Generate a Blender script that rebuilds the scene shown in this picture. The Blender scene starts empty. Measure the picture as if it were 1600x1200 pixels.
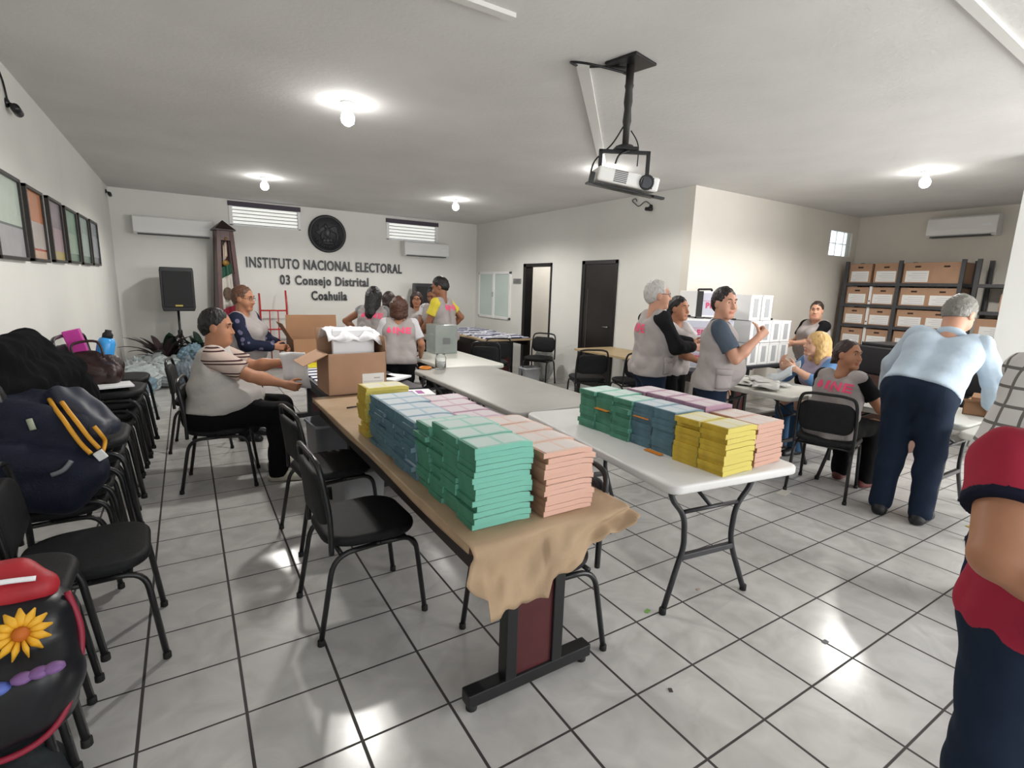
import bpy, bmesh, math, random
import numpy as np
from mathutils import Vector, Matrix, noise
from mathutils.bvhtree import BVHTree
SC = bpy.context.scene
COL = SC.collection
PI = math.pi
# ---------------------------------------------------------------- camera
T = 1/3.0                                   # floor tile, metres
CAM_H = 4.7438*T
F_PX, YAW, PITCH, ROLL = 804.9, .5632, .1847, .0318
def cam_axes():
    cy, sy, cp, sp = math.cos(YAW), math.sin(YAW), math.cos(PITCH), math.sin(PITCH)
    f = Vector((sy*cp, cy*cp, -sp)); r = Vector((cy, -sy, 0)); u = r.cross(f)
    c, s = math.cos(ROLL), math.sin(ROLL)
    return r*c+u*s, u*c-r*s, f
_r, _u, _f = cam_axes()
cam = bpy.data.cameras.new('camera'); cam_o = bpy.data.objects.new('camera', cam); COL.objects.link(cam_o)
cam.sensor_width = 36; cam.lens = 36*F_PX/1600; cam.clip_start = .03
mw = Matrix((_r, _u, -_f)).transposed().to_4x4(); mw.translation = (0, 0, CAM_H)
cam_o.matrix_world = mw
SC.camera = cam_o
# ---------------------------------------------------------------- world, daylight, exposure
W = bpy.data.worlds.new('world'); SC.world = W; W.use_nodes = True
bg = W.node_tree.nodes['Background']
bg.inputs[0].default_value = (.86, .93, 1.0, 1); bg.inputs[1].default_value = 2.6
def area(name, loc, rot, sx, sy, power, col=(1, .98, .95), spread=PI):
    l = bpy.data.lights.new(name, 'AREA'); l.shape = 'RECTANGLE'; l.size = sx; l.size_y = sy; l.energy = power; l.color = col; l.spread = spread
    o = bpy.data.objects.new(name, l); COL.objects.link(o); o.location = loc; o.rotation_euler = rot
    return o
# daylight entering through the shop windows of the wall behind the camera
area('daylight_window_right', (6.6, -2.50, 1.45), (PI/2, 0, 0), 4.6, 2.1, 330)
area('daylight_window_middle', (1.4, -2.50, 1.45), (PI/2, 0, 0), 3.2, 2.1, 25)
SC.view_settings.view_transform = 'Standard'; SC.view_settings.look = 'None'
SC.view_settings.gamma = 1; SC.view_settings.use_curve_mapping = False
SC.view_settings.exposure = 0.0
SC.cycles.max_bounces = 8; SC.cycles.use_denoising = True
SC.cycles.sample_clamp_indirect = 6
rnd = random.Random(7)
# ---------------------------------------------------------------- helpers
MATS = {}
def hexc(h):
    h = h.lstrip('#')
    c = [int(h[i:i+2], 16)/255 for i in (0, 2, 4)]
    return tuple(x/12.92 if x <= .04045 else ((x+.055)/1.055)**2.4 for x in c)
def M(name, col, rough=.6, metal=0, spec=.5, var=0, vs=6, bump=0, bs=40, trans=0, emit=0, ior=1.45, alpha=1, coords='Object', sheen=0):
    if name in MATS: return MATS[name]
    if isinstance(col, str): col = hexc(col)
    m = bpy.data.materials.new(name); m.use_nodes = True; MATS[name] = m
    nt = m.node_tree; b = nt.nodes['Principled BSDF']; L = nt.links.new
    b.inputs['Base Color'].default_value = (*col, 1); b.inputs['Roughness'].default_value = rough
    b.inputs['Metallic'].default_value = metal; b.inputs['Specular IOR Level'].default_value = spec
    b.inputs['IOR'].default_value = ior
    if trans: b.inputs['Transmission Weight'].default_value = trans
    if alpha < 1: b.inputs['Alpha'].default_value = alpha
    if emit: b.inputs['Emission Color'].default_value = (*col, 1); b.inputs['Emission Strength'].default_value = emit
    if var or bump:
        tc = nt.nodes.new('ShaderNodeTexCoord')
    if var:
        n = nt.nodes.new('ShaderNodeTexNoise'); n.inputs['Scale'].default_value = vs; n.inputs['Detail'].default_value = 4
        L(tc.outputs[coords], n.inputs['Vector'])
        r = nt.nodes.new('ShaderNodeMapRange'); r.inputs[1].default_value = .3; r.inputs[2].default_value = .7
        r.inputs[3].default_value = 1-var; r.inputs[4].default_value = 1+var; L(n.outputs[0], r.inputs[0])
        mx = nt.nodes.new('ShaderNodeVectorMath'); mx.operation = 'SCALE'; mx.inputs[0].default_value = col
        L(r.outputs[0], mx.inputs['Scale']); L(mx.outputs[0], b.inputs['Base Color'])
    if bump:
        n2 = nt.nodes.new('ShaderNodeTexNoise'); n2.inputs['Scale'].default_value = bs; n2.inputs['Detail'].default_value = 3
        L(tc.outputs[coords], n2.inputs['Vector'])
        bp = nt.nodes.new('ShaderNodeBump'); bp.inputs['Strength'].default_value = bump; bp.inputs['Distance'].default_value = .02
        L(n2.outputs[0], bp.inputs['Height']); L(bp.outputs[0], b.inputs['Normal'])
    return m
def nodes_of(m):
    return m.node_tree, m.node_tree.nodes['Principled BSDF'], m.node_tree.nodes.new, m.node_tree.links.new
def math_n(nt, op, a, b=None, c=None):
    n = nt.nodes.new('ShaderNodeMath'); n.operation = op
    for i, v in enumerate((a, b, c)):
        if v is None: continue
        if isinstance(v, (int, float)): n.inputs[i].default_value = v
        else: nt.links.new(v, n.inputs[i])
    return n.outputs[0]
def mixc(nt, fac, a, b):
    n = nt.nodes.new('ShaderNodeMix'); n.data_type = 'RGBA'
    nt.links.new(fac, n.inputs[0])
    for i, v in ((6, a), (7, b)):
        if isinstance(v, tuple): n.inputs[i].default_value = (*v, 1)
        else: nt.links.new(v, n.inputs[i])
    return n.outputs[2]

class MB:
    """collects shapes, then builds ONE mesh object"""
    def __init__(s): s.v = []; s.f = []; s.m = []; s.sm = []
    def add(s, vs, fs, mi=0, smooth=False):
        o = len(s.v); s.v += [tuple(v) for v in vs]
        for f in fs: s.f.append(tuple(i+o for i in f)); s.m.append(mi); s.sm.append(smooth)
        return s
    def box(s, x0, y0, z0, x1, y1, z1, mi=0, mat=None):
        vs = [(x, y, z) for x in (x0, x1) for y in (y0, y1) for z in (z0, z1)]
        if mat is not None: vs = [mat @ Vector(v) for v in vs]
        return s.add(vs, [(0, 1, 3, 2), (4, 6, 7, 5), (0, 4, 5, 1), (2, 3, 7, 6), (0, 2, 6, 4), (1, 5, 7, 3)], mi)
    def tube(s, path, r, n=10, mi=0, caps=True, sy=1.0):
        P = [Vector(p) for p in path]; rs = r if isinstance(r, (list, tuple)) else [r]*len(P)
        vs = []; a = None
        for i, p in enumerate(P):
            t = (P[min(i+1, len(P)-1)]-P[max(i-1, 0)]).normalized()
            if a is None:
                a = Vector((0, 0, 1)) if abs(t.z) < .9 else Vector((1, 0, 0))
            a = (a-t*a.dot(t)).normalized(); b = t.cross(a)
            for k in range(n):
                w = 2*PI*k/n; vs.append(p+a*math.cos(w)*rs[i]+b*math.sin(w)*rs[i]*sy)
        fs = [(i*n+k, i*n+(k+1) % n, (i+1)*n+(k+1) % n, (i+1)*n+k) for i in range(len(P)-1) for k in range(n)]
        if caps: fs += [tuple(range(n))[::-1], tuple(range((len(P)-1)*n, len(P)*n))]
        return s.add(vs, fs, mi, True)
    def lathe(s, prof, c=(0, 0, 0), n=20, mi=0, mat=None):
        vs = []
        for r, z in prof:
            for k in range(n):
                w = 2*PI*k/n; v = Vector((r*math.cos(w), r*math.sin(w), z))
                if mat is not None: v = mat @ v
                vs.append(v+Vector(c))
        fs = [(i*n+k, i*n+(k+1) % n, (i+1)*n+(k+1) % n, (i+1)*n+k) for i in range(len(prof)-1) for k in range(n)]
        fs += [tuple(range(n))[::-1], tuple(range((len(prof)-1)*n, len(prof)*n))]
        return s.add(vs, fs, mi, True)
    def loft(s, rings, mi=0, smooth=True, caps=True):
        n = len(rings[0]); vs = [v for r in rings for v in r]
        fs = [(i*n+k, i*n+(k+1) % n, (i+1)*n+(k+1) % n, (i+1)*n+k) for i in range(len(rings)-1) for k in range(n)]
        if caps: fs += [tuple(range(n))[::-1], tuple(range((len(rings)-1)*n, len(rings)*n))]
        return s.add(vs, fs, mi, smooth)
    def prism(s, poly, z0, z1, mi=0, mat=None):
        n = len(poly); vs = [Vector((x, y, z0)) for x, y in poly]+[Vector((x, y, z1)) for x, y in poly]
        if mat is not None: vs = [mat @ v for v in vs]
        return s.add(vs, [tuple(range(n))[::-1], tuple(range(n, 2*n))]+[(k, (k+1) % n, n+(k+1) % n, n+k) for k in range(n)], mi)
    def ball(s, c, r, n=12, mi=0):
        r = (r, r, r) if isinstance(r, (int, float)) else r
        vs = []; m = n//2
        for i in range(1, m):
            a = PI*i/m
            for k in range(n):
                w = 2*PI*k/n; vs.append((c[0]+r[0]*math.sin(a)*math.cos(w), c[1]+r[1]*math.sin(a)*math.sin(w), c[2]+r[2]*math.cos(a)))
        vs += [(c[0], c[1], c[2]+r[2]), (c[0], c[1], c[2]-r[2])]; e = len(vs)
        fs = [(i*n+k, (i+1)*n+k, (i+1)*n+(k+1) % n, i*n+(k+1) % n) for i in range(m-2) for k in range(n)]
        fs += [(e-2, k, (k+1) % n) for k in range(n)]+[(e-1, (m-2)*n+(k+1) % n, (m-2)*n+k) for k in range(n)]
        return s.add(vs, fs, mi, True)
    def build(s, name, mats, parent=None, bevel=0, seg=2, smooth=None, loc=None, rot=None):
        me = bpy.data.meshes.new(name); me.from_pydata([tuple(v) for v in s.v], [], s.f)
        for m in (mats if isinstance(mats, (list, tuple)) else [mats]): me.materials.append(m)
        me.polygons.foreach_set('material_index', s.m)
        me.polygons.foreach_set('use_smooth', [smooth if smooth is not None else x for x in s.sm])
        bm = bmesh.new(); bm.from_mesh(me); bmesh.ops.recalc_face_normals(bm, faces=bm.faces)
        if bevel:
            es = [e for e in bm.edges if len(e.link_faces) == 2 and e.calc_face_angle(0) > .6]
            bmesh.ops.bevel(bm, geom=es, offset=bevel, segments=seg, affect='EDGES', profile=.6)
        bm.to_mesh(me); bm.free(); me.update()
        o = bpy.data.objects.new(name, me); COL.objects.link(o)
        if parent: o.parent = parent
        if loc: o.location = loc
        if rot: o.rotation_euler = rot
        return o
def tag(o, label=None, cat=None, group=None, kind=None):
    if label: o['label'] = label
    if cat: o['category'] = cat
    if group: o['group'] = group
    if kind: o['kind'] = kind
    return o
def thing(name, label, cat, loc=(0, 0, 0), rz=0, group=None):
    o = bpy.data.objects.new(name, None); COL.objects.link(o); o.location = loc; o.rotation_euler = (0, 0, rz); o.empty_display_size = .1
    return tag(o, label, cat, group)
def struct(mb, name, m, **k): return tag(mb.build(name, m, **k), kind='structure')
def dup(root, loc=None, rot=None, label=None, group=None, parent=None):
    r = root.copy(); COL.objects.link(r)
    if parent: r.parent = parent
    if loc is not None: r.location = loc
    if rot is not None: r.rotation_euler = rot
    if label: r['label'] = label
    if group: r['group'] = group
    for ch in list(root.children): dup(ch, parent=r)
    return r
def rrect(w, h, r, n=5, cx=0, cy=0):
    out = []
    for sx, sy, a0 in ((1, 1, 0), (-1, 1, PI/2), (-1, -1, PI), (1, -1, 1.5*PI)):
        for i in range(n+1):
            a = a0+PI/2*i/n; out.append((cx+sx*(w/2-r)+r*math.cos(a), cy+sy*(h/2-r)+r*math.sin(a)))
    return out
def scale_poly(p, d):
    w = max(abs(x) for x, y in p); h = max(abs(y) for x, y in p)
    return [(x*(w-d)/w, y*(h-d)/h) for x, y in p]
def slab_rings(poly, z0, z1, r, n=4):
    """rings of a slab with rounded edges"""
    out = []
    for i in range(n+1):
        a = PI/2*i/n; out.append([(x, y, z0+r-r*math.sin(PI/2-a)) for x, y in scale_poly(poly, r-r*math.cos(PI/2-a))])
    for i in range(n+1):
        a = PI/2*i/n; out.append([(x, y, z1-r+r*math.sin(a)) for x, y in scale_poly(poly, r-r*math.cos(a))])
    return out
def smooth_path(pts, n=6):
    P = [Vector(p) for p in pts]; out = []
    for i in range(len(P)-1):
        p0, p1, p2, p3 = P[max(i-1, 0)], P[i], P[i+1], P[min(i+2, len(P)-1)]
        for k in range(n):
            t = k/n
            out.append(.5*((2*p1)+(p2-p0)*t+(2*p0-5*p1+4*p2-p3)*t*t+(3*p1-p0-3*p2+p3)*t**3))
    return out+[P[-1]]
def round_path(pts, r=.04, n=5):
    """polyline with rounded corners"""
    P = [Vector(p) for p in pts]; out = [P[0]]
    for i in range(1, len(P)-1):
        a, b, c = P[i-1], P[i], P[i+1]; d1 = (a-b); d2 = (c-b)
        rr = min(r, d1.length*.48, d2.length*.48); s = b+d1.normalized()*rr; e = b+d2.normalized()*rr
        for k in range(n+1):
            t = k/n; out.append(s*(1-t)**2+b*2*t*(1-t)+e*t*t)
    return out+[P[-1]]
def text_mesh(txt, size, depth=.0, bold=.0, align='CENTER', spacing=1.0, xs=1.0):
    cu = bpy.data.curves.new('t', 'FONT'); cu.body = txt; cu.size = size; cu.extrude = depth; cu.offset = bold; cu.align_x = align
    cu.space_character = spacing; cu.resolution_u = 3
    o = bpy.data.objects.new('t', cu); COL.objects.link(o)
    bpy.context.view_layer.update()
    me = bpy.data.meshes.new_from_object(o.evaluated_get(bpy.context.evaluated_depsgraph_get()))
    bpy.data.objects.remove(o); bpy.data.curves.remove(cu)
    for v in me.vertices: v.co.x *= xs
    return me
def text_obj(name, txt, size, mat4, m, parent=None, **k):
    me = text_mesh(txt, size, **k); me.transform(mat4); me.materials.clear(); me.materials.append(m); me.name = name
    o = bpy.data.objects.new(name, me); COL.objects.link(o); o.parent = parent
    return o
def frame_m(o, x, y, z=None):
    x = Vector(x).normalized(); y = Vector(y).normalized(); z = x.cross(y)
    m = Matrix((x, y, z)).transposed().to_4x4(); m.translation = o
    return m
ORD = ['topmost', 'second from the top', 'third from the top', 'fourth from the top', 'fifth from the top', 'sixth from the top', 'seventh from the top', 'eighth from the top', 'ninth from the top', 'tenth from the top', 'eleventh from the top', 'twelfth from the top', 'thirteenth from the top', 'fourteenth from the top', 'fifteenth from the top']
# ---------------------------------------------------------------- materials
wall_m = M('wall_paint', (.74, .735, .70), .75, var=.035, vs=1.3, bump=.06, bs=60)
warm_m = M('cream_wall_paint', (.74, .70, .635), .75, var=.035, vs=1.5, bump=.06, bs=60)
ceil_m = M('ceiling_plaster', (.66, .65, .635), .85, var=.05, vs=1.6, bump=.12, bs=35)
black_m = M('black_paint', (.012, .012, .013), .35)
blackfab = M('black_upholstery', (.010, .0105, .012), .6, spec=.3, var=.2, vs=30, bump=.15, bs=220)
chrome = M('chrome', (.6, .6, .6), .2, 1)
white_pl = M('white_plastic', (.78, .78, .77), .35, var=.02)
card = M('cardboard', '#b08c72', .8, var=.07, vs=5, bump=.05, bs=90)
card_d = M('cardboard_dark', '#987254', .8, var=.08, vs=4)  # darker brown board for some of the boxes
paper_w = M('white_paper', (.82, .82, .84), .7)
kraft = M('kraft_paper', '#a58c70', .75, var=.08, vs=7, bump=.25, bs=11)
tape_m = M('packing_tape', (.75, .68, .55), .12, trans=.3)
# ---------------------------------------------------------------- room
XL, YB, XR, YS, XF, HC, YF = -.92, 10.5, 5.58, 4.62, 9.8, 2.93, -2.6
fm = M('floor_tiles', (.6, .6, .58), .16)
nt, bs, N, L = nodes_of(fm)
tc = N('ShaderNodeTexCoord'); sp = N('ShaderNodeSeparateXYZ'); L(tc.outputs['Object'], sp.inputs[0])
def grid_d(out, off):      # distance to the nearest grid line, in metres
    a = math_n(nt, 'FRACT', math_n(nt, 'MULTIPLY_ADD', out, 1/T, off+.5))
    return math_n(nt, 'MULTIPLY', math_n(nt, 'ABSOLUTE', math_n(nt, 'SUBTRACT', a, .5)), T)
gx = grid_d(sp.outputs[0], .7534); gy = grid_d(sp.outputs[1], -8.6991+9)
d = math_n(nt, 'MINIMUM', gx, math_n(nt, 'ADD', gy, .0012))
g = N('ShaderNodeMapRange'); g.inputs[1].default_value = .0048; g.inputs[2].default_value = .0065; L(d, g.inputs[0])
nz = N('ShaderNodeTexNoise'); nz.inputs['Scale'].default_value = 5; nz.inputs['Detail'].default_value = 7; nz.inputs['Distortion'].default_value = 1.2
L(tc.outputs['Object'], nz.inputs['Vector'])
rp = N('ShaderNodeValToRGB'); L(nz.outputs[0], rp.inputs[0])
rp.color_ramp.elements[0].position = .25; rp.color_ramp.elements[0].color = (.44, .43, .415, 1)
rp.color_ramp.elements[1].position = .75; rp.color_ramp.elements[1].color = (.60, .59, .575, 1)
L(mixc(nt, g.outputs[0], (.045, .042, .04), rp.outputs[0]), bs.inputs['Base Color'])
rg = N('ShaderNodeMapRange'); rg.inputs[3].default_value = .7; rg.inputs[4].default_value = .21; L(g.outputs[0], rg.inputs[0]); L(rg.outputs[0], bs.inputs['Roughness'])
bp = N('ShaderNodeBump'); bp.inputs['Strength'].default_value = .25; bp.inputs['Distance'].default_value = .003; L(g.outputs[0], bp.inputs['Height']); L(bp.outputs[0], bs.inputs['Normal'])
struct(MB().box(XL-.2, YF-.2, -.12, XF+.2, YB+.2, 0), 'floor', fm)
struct(MB().box(XL-.2, YF-.2, HC, XF+.2, YB+.2, HC+.12), 'ceiling', ceil_m)
struct(MB().box(XL-.12, YF, 0, XL, YB, HC), 'wall_left', wall_m)
def wall_with_holes(name, m, axis, p, th, a0, a1, holes):
    """wall slab along x (axis 'x') or y with rectangular openings (a0,a1,z0,z1)"""
    mb = MB()
    def put(u0, u1, z0, z1):
        if u1-u0 < 1e-4 or z1-z0 < 1e-4: return
        if axis == 'x': mb.box(u0, p, z0, u1, p+th, z1)
        else: mb.box(p, u0, z0, p+th, u1, z1)
    cur = a0
    for h in sorted(holes):
        put(cur, h[0], 0, HC); put(h[0], h[1], 0, h[2]); put(h[0], h[1], h[3], HC); cur = h[1]
    put(cur, a1, 0, HC)
    return struct(mb, name, m)
W1 = (.73, 1.89, 2.50, 2.90); W2 = (3.52, 4.64, 2.46, 2.87)
wall_with_holes('wall_back', wall_m, 'x', YB, .15, XL-.12, XR+.14, [W1, W2])
D1 = (7.62, 8.52, 0, 2.03)
wall_with_holes('wall_right', wall_m, 'y', XR, .13, YS+.13, YB, [D1])
GB = (8.93, 9.62, 2.27, 2.66)
wall_with_holes('wall_nook', warm_m, 'x', YS, .13, XR, XF, [GB])
struct(MB().box(XF, YF, 0, XF+.12, YS+.13, HC), 'wall_far_right', warm_m)
wall_with_holes('wall_front', wall_m, 'x', YF-.13, .13, XL-.12, XF+.12, [(-.2, 3.0, .4, 2.5), (4.3, 8.9, .4, 2.5)])
struct(MB().box(6.62, 1.52, 0, XF, 1.76, HC), 'wall_partition', M('white_wall_paint', (.80, .81, .79), .7, var=.02, vs=1.5))
# back office behind the open door
ob = MB(); ob.box(8.2, 7.0, 0, 8.3, 9.3, HC); ob.box(XR+.13, 9.2, 0, 8.3, 9.3, HC); ob.box(XR+.13, 7.0, 0, 8.3, 7.1, HC)
struct(ob, 'wall_office', M('office_wall_paint', (.72, .69, .64), .8, var=.02))
# windows high in the back wall: white louvres, bright sky behind
alu = M('white_aluminium', (.86, .86, .85), .4, var=.02)
glass = M('window_glass', (.95, .97, .98), .02, trans=1, ior=1.05)
def louvre(n, Wd):
    x0, x1, z0, z1 = Wd
    f = MB(); b = .035
    f.box(x0, YB-.015, z0, x0+b*1.6, YB+.08, z1); f.box(x1-b*1.2, YB-.015, z0, x1, YB+.08, z1); f.box(x0, YB-.015, z0, x1, YB+.08, z0+b*.6)
    o = struct(f, 'window_%d' % n, alu, bevel=.004)
    MB().box(x0-.01, YB-.02, z1-.075, x1+.01, YB+.06, z1+.005).build('window_top_band', M('dark_top_band', (.06, .05, .07), .6), o)  # dark band across the top of the opening
    k = 5; h = (z1-.08-z0-.02)/k
    for i in range(k):
        zc = z0+.03+h*(i+.5)
        MB().box(x0+b, -.004, -h*.46, x1-b, .004, h*.46, mat=Matrix.Translation((0, YB+.045, zc)) @ Matrix.Rotation(.5, 4, 'X')).build('louvre_slat', M('louvre_glass', (.88, .84, .76), .35, trans=.6), o)
        MB().box(x0+b, YB+.018, zc-h*.5-.005, x1-b, YB+.026, zc-h*.5+.005).build('louvre_line', M('louvre_line_grey', (.10, .095, .09), .5), o)  # thin dark line along the bottom of each slat
louvre(1, W1); louvre(2, W2)
g3 = MB()
for i in range(3): g3.box(GB[0]+.23*i, YS+.02, GB[2], GB[0]+.23*i+.22, YS+.11, GB[2]+.19); g3.box(GB[0]+.23*i, YS+.02, GB[2]+.2, GB[0]+.23*i+.22, YS+.11, GB[3])
tag(g3.build('window_3', M('glass_block', (.95, .97, .96), .25, trans=.9, ior=1.2), bevel=.01), kind='structure')
# shop windows behind the camera
for n, (a, b) in ((5, (-.2, 3.0)), (6, (4.3, 8.9))):
    f = MB()
    for x in (a+.03, (a+b)/2, b-.03): f.box(x-.03, YF-.1, .4, x+.03, YF-.03, 2.5)
    f.box(a, YF-.1, .4, b, YF-.03, .46); f.box(a, YF-.1, 2.44, b, YF-.03, 2.5)
    struct(f, 'window_%d' % n, alu)
# sliding frosted window in the right wall
y0, y1, z0, z1 = 8.98, 10.32, .93, 1.90
f = MB(); x = XR-.03
f.box(x, y0, z0, XR+.02, y0+.05, z1); f.box(x, y1-.05, z0, XR+.02, y1, z1); f.box(x, y0, z0, XR+.02, y1, z0+.05); f.box(x, y0, z1-.05, XR+.02, y1, z1); f.box(x-.012, (y0+y1)/2-.03, z0, XR+.02, (y0+y1)/2+.03, z1)
w4 = struct(f, 'window_4', alu, bevel=.004)
frost = M('frosted_glass', (.60, .70, .665), .25, var=.03, vs=2)
MB().box(XR-.012, y0+.05, z0+.05, XR-.004, (y0+y1)/2-.03, z1-.05).build('window_pane', frost, w4)
MB().box(XR-.018, (y0+y1)/2+.03, z0+.05, XR-.006, y1-.05, z1-.05).build('window_pane', frost, w4)
MB().box(x-.03, (y0+y1)/2-.02, 1.38, x-.01, (y0+y1)/2+.02, 1.48).build('window_latch', chrome, w4)
# doors
dk = M('dark_door', (.014, .012, .012), .38, var=.2, vs=3)
f = MB(); f.box(XR-.02, 8.44, 0, XR+.15, 8.53, 2.04); f.box(XR-.02, 7.61, 0, XR+.15, 7.645, 2.04); f.box(XR-.02, 7.61, 1.98, XR+.15, 8.53, 2.04)
d1 = struct(f, 'door_1', dk, bevel=.004)
MB().box(XR+.16, 7.66, .02, XR+.98, 7.70, 1.98).build('door_leaf', dk, d1, bevel=.003)
f = MB(); f.box(XR-.025, 6.68, 0, XR+.02, 6.76, 2.05); f.box(XR-.025, 5.93, 0, XR+.02, 5.97, 2.05); f.box(XR-.025, 5.93, 1.99, XR+.02, 6.76, 2.05)
d2 = struct(f, 'door_2', dk, bevel=.004)
lf = MB().box(XR-.012, 5.97, .02, XR+.01, 6.68, 1.99).build('door_leaf', M('dark_door_leaf', (.018, .015, .014), .3, var=.25, vs=2.5), d2, bevel=.002)
MB().box(XR-.018, 6.585, .35, XR-.012, 6.593, 1.6).build('door_groove', M('door_groove', (.12, .10, .08), .4), lf)
hb = MB().tube(round_path([(XR-.012, 6.04, 1.02), (XR-.06, 6.04, 1.02), (XR-.06, 6.14, 1.02)], .02), .009).build('door_handle', chrome, lf)
# floor-level skirting in the tiles' colour
for nm, bx in (('baseboard_back', (XL, YB-.012, 0, XR, YB, .075)), ('baseboard_left', (XL, YF, 0, XL+.012, YB, .075))):
    struct(MB().box(*bx), nm, M('skirting_tile', (.6, .59, .57), .3, var=.05))
# surface raceways on the ceiling
rw = M('raceway', (.70, .69, .66), .5)
def strip(n, a, b, w, h=.022):
    a = Vector((*a, HC)); b = Vector((*b, HC)); d = (b-a).normalized(); s = Vector((-d.y, d.x, 0))*w/2; z = Vector((0, 0, -h))
    vs = [a-s, a+s, b+s, b-s]; vs += [v+z for v in vs]
    struct(MB().add(vs, [(0, 1, 2, 3), (7, 6, 5, 4), (0, 4, 5, 1), (1, 5, 6, 2), (2, 6, 7, 3), (3, 7, 4, 0)]), 'trim_%d' % n, rw)
strip(1, (.75, 2.47), (1.50, 2.47), .05); strip(2, (2.14, 2.70), (4.35, 4.95), .075); strip(3, (2.4, 1.12), (6.6, 1.25), .05)
# ---------------------------------------------------------------- chairs
tube_m = M('black_steel_tube', (.014, .014, .015), .3, var=.1, vs=20)
rub = M('black_rubber', (.01, .01, .01), .7)
def chair_parts():
    t = thing('stacking_chair', '', 'chair')
    poly = [(x, y) for x, y in rrect(.43, .45, .13, 8)]
    poly = [(x, y*(1-.10*max(0, -x)/.2)) for x, y in poly]
    rings = slab_rings(poly, .425, .475, .022)
    top = [[(x*k, y*k, .475+.008*(1-k*k)) for x, y in scale_poly(poly, .022)] for k in (.8, .5, .15)]
    mb = MB().loft(rings+top); mb.build('seat', blackfab, t)
    def bx(z): return -.19-.032*((z-.42)/.4)-.02*max(0, (z-.6)/.24)**2
    # backrest pad: curved sheet with rounded edges
    rings = []
    pl = rrect(.385, .25, .07, 6)
    for dlt, off in ((.014, -.018), (.003, -.013), (0, 0), (.003, .013), (.014, .018)):
        rings.append([(bx(.655+y)+off+.022*(1-(x/.2)**2)*-1, x, .655+y) for x, y in scale_poly(pl, dlt)])
    rings = [[(bx(.655+y)-.019-.018*(1-(x/.2)**2), x, .655+y) for x, y in [(p*.5, q*.5) for p, q in pl]]]+rings+[[(bx(.655+y)+.021-.018*(1-(x/.2)**2), x, .655+y) for x, y in [(p*.5, q*.5) for p, q in pl]]]
    MB().loft(rings).build('backrest', blackfab, t)
    pts = [(-.20, -.205, .415), (bx(.6), -.205, .6), (bx(.79), -.19, .79), (bx(.835), -.13, .835), (bx(.84), 0, .84), (bx(.835), .13, .835), (bx(.79), .19, .79), (bx(.6), .205, .6), (-.20, .205, .415)]
    MB().tube(smooth_path(pts, 5), .0125, 8).build('back_frame', tube_m, t)
    for s in (-1, 1):
        y = s*.2
        MB().tube(round_path([(-.26, y*1.06, .012), (-.19, y, .405), (.02, y, .412)], .09, 6), .0125, 8).build('leg', tube_m, t)
        MB().tube(round_path([(.235, y*1.06, .012), (.19, y, .41), (.0, y, .412)], .08, 6), .0125, 8).build('leg', tube_m, t)
        for x in (-.26, .235): MB().lathe([(.012, 0), (.016, .002), (.0155, .025), (.013, .028)], (x, y*1.06, 0), 10).build('foot_cap', rub, t)
    MB().tube([(-.16, -.2, .41), (-.16, .2, .41)], .011, 8).build('crossbar', tube_m, t)
    MB().tube([(.14, -.2, .41), (.14, .2, .41)], .011, 8).build('crossbar', tube_m, t)
    return t
CH0 = chair_parts(); CHUSED = []
def chair(x, y, rz, label, group=None, z=0, tilt=0):
    if not CHUSED:
        c = CH0; c.location = (x, y, z); c.rotation_euler = (0, tilt, rz); c['label'] = label
        if group: c['group'] = group
        CHUSED.append(c)
    else:
        c = dup(CH0, (x, y, z), (0, tilt, rz), label)
        if group: c['group'] = group
        elif 'group' in c: del c['group']
    return c
R = math.radians
chair(.65, 2.36, R(2), 'empty black stacking chair nearest the brown-papered table, its back to the viewer')
chair(.70, 3.22, R(6), 'empty black stacking chair behind the nearest one, tucked beside the brown-papered table')
chair(1.22, 1.72, R(178), 'black stacking chair half under the right side of the brown-papered table')
chair(-.42, 2.58, R(3), 'empty black chair standing alone in front of the stacked chairs at the left wall')
chair(.16, 4.50, R(-8), 'black stacking chair on which the person in striped sleeves sits')
chair(.06, 5.60, R(-6), 'black chair behind the striped-sleeve person, only its back edge showing')
chair(4.42, 2.08, R(16), 'black stacking chair seen from behind with the girl looking back on it')
chair(5.52, 2.68, R(182), 'black chair on the far side of the white table, under the blonde woman')
chair(7.35, 2.25, R(150), 'empty black chair with a high back in front of the metal shelves')
chair(4.9, 6.95, R(215), 'black chair at the ballot-covered conference table by the open office door')
chair(3.93, 6.80, R(80), 'black chair at the near end of the ballot-covered table, seen from behind')
chair(3.55, 6.35, R(60), 'black chair left of the ballot-covered table, beside the man in yellow')
chair(4.42, 5.15, R(65), 'black chair at the small desk in front of the closed dark door, left one')
chair(4.80, 4.72, R(70), 'black chair at the small desk in front of the dark door, right one')
for nm, cx, cy, n, rz in (('front stack beside the sunflower tote', -.645, 2.03, 3, 0), ('stack under the navy backpack', -.63, 3.30, 5, 2), ('stack under the brown handbag', -.63, 4.62, 5, -2), ('stack behind the brown handbag', -.63, 5.62, 4, 1)):
    for k in range(n):
        chair(cx+.028*k, cy+rnd.uniform(-.012, .012), R(rz+rnd.uniform(-1.5, 1.5)), 'black stacking chair, %s of the %s' % (ORD[n-1-k], nm), 'stacked chairs along the left wall', z=.078*k)
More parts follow.
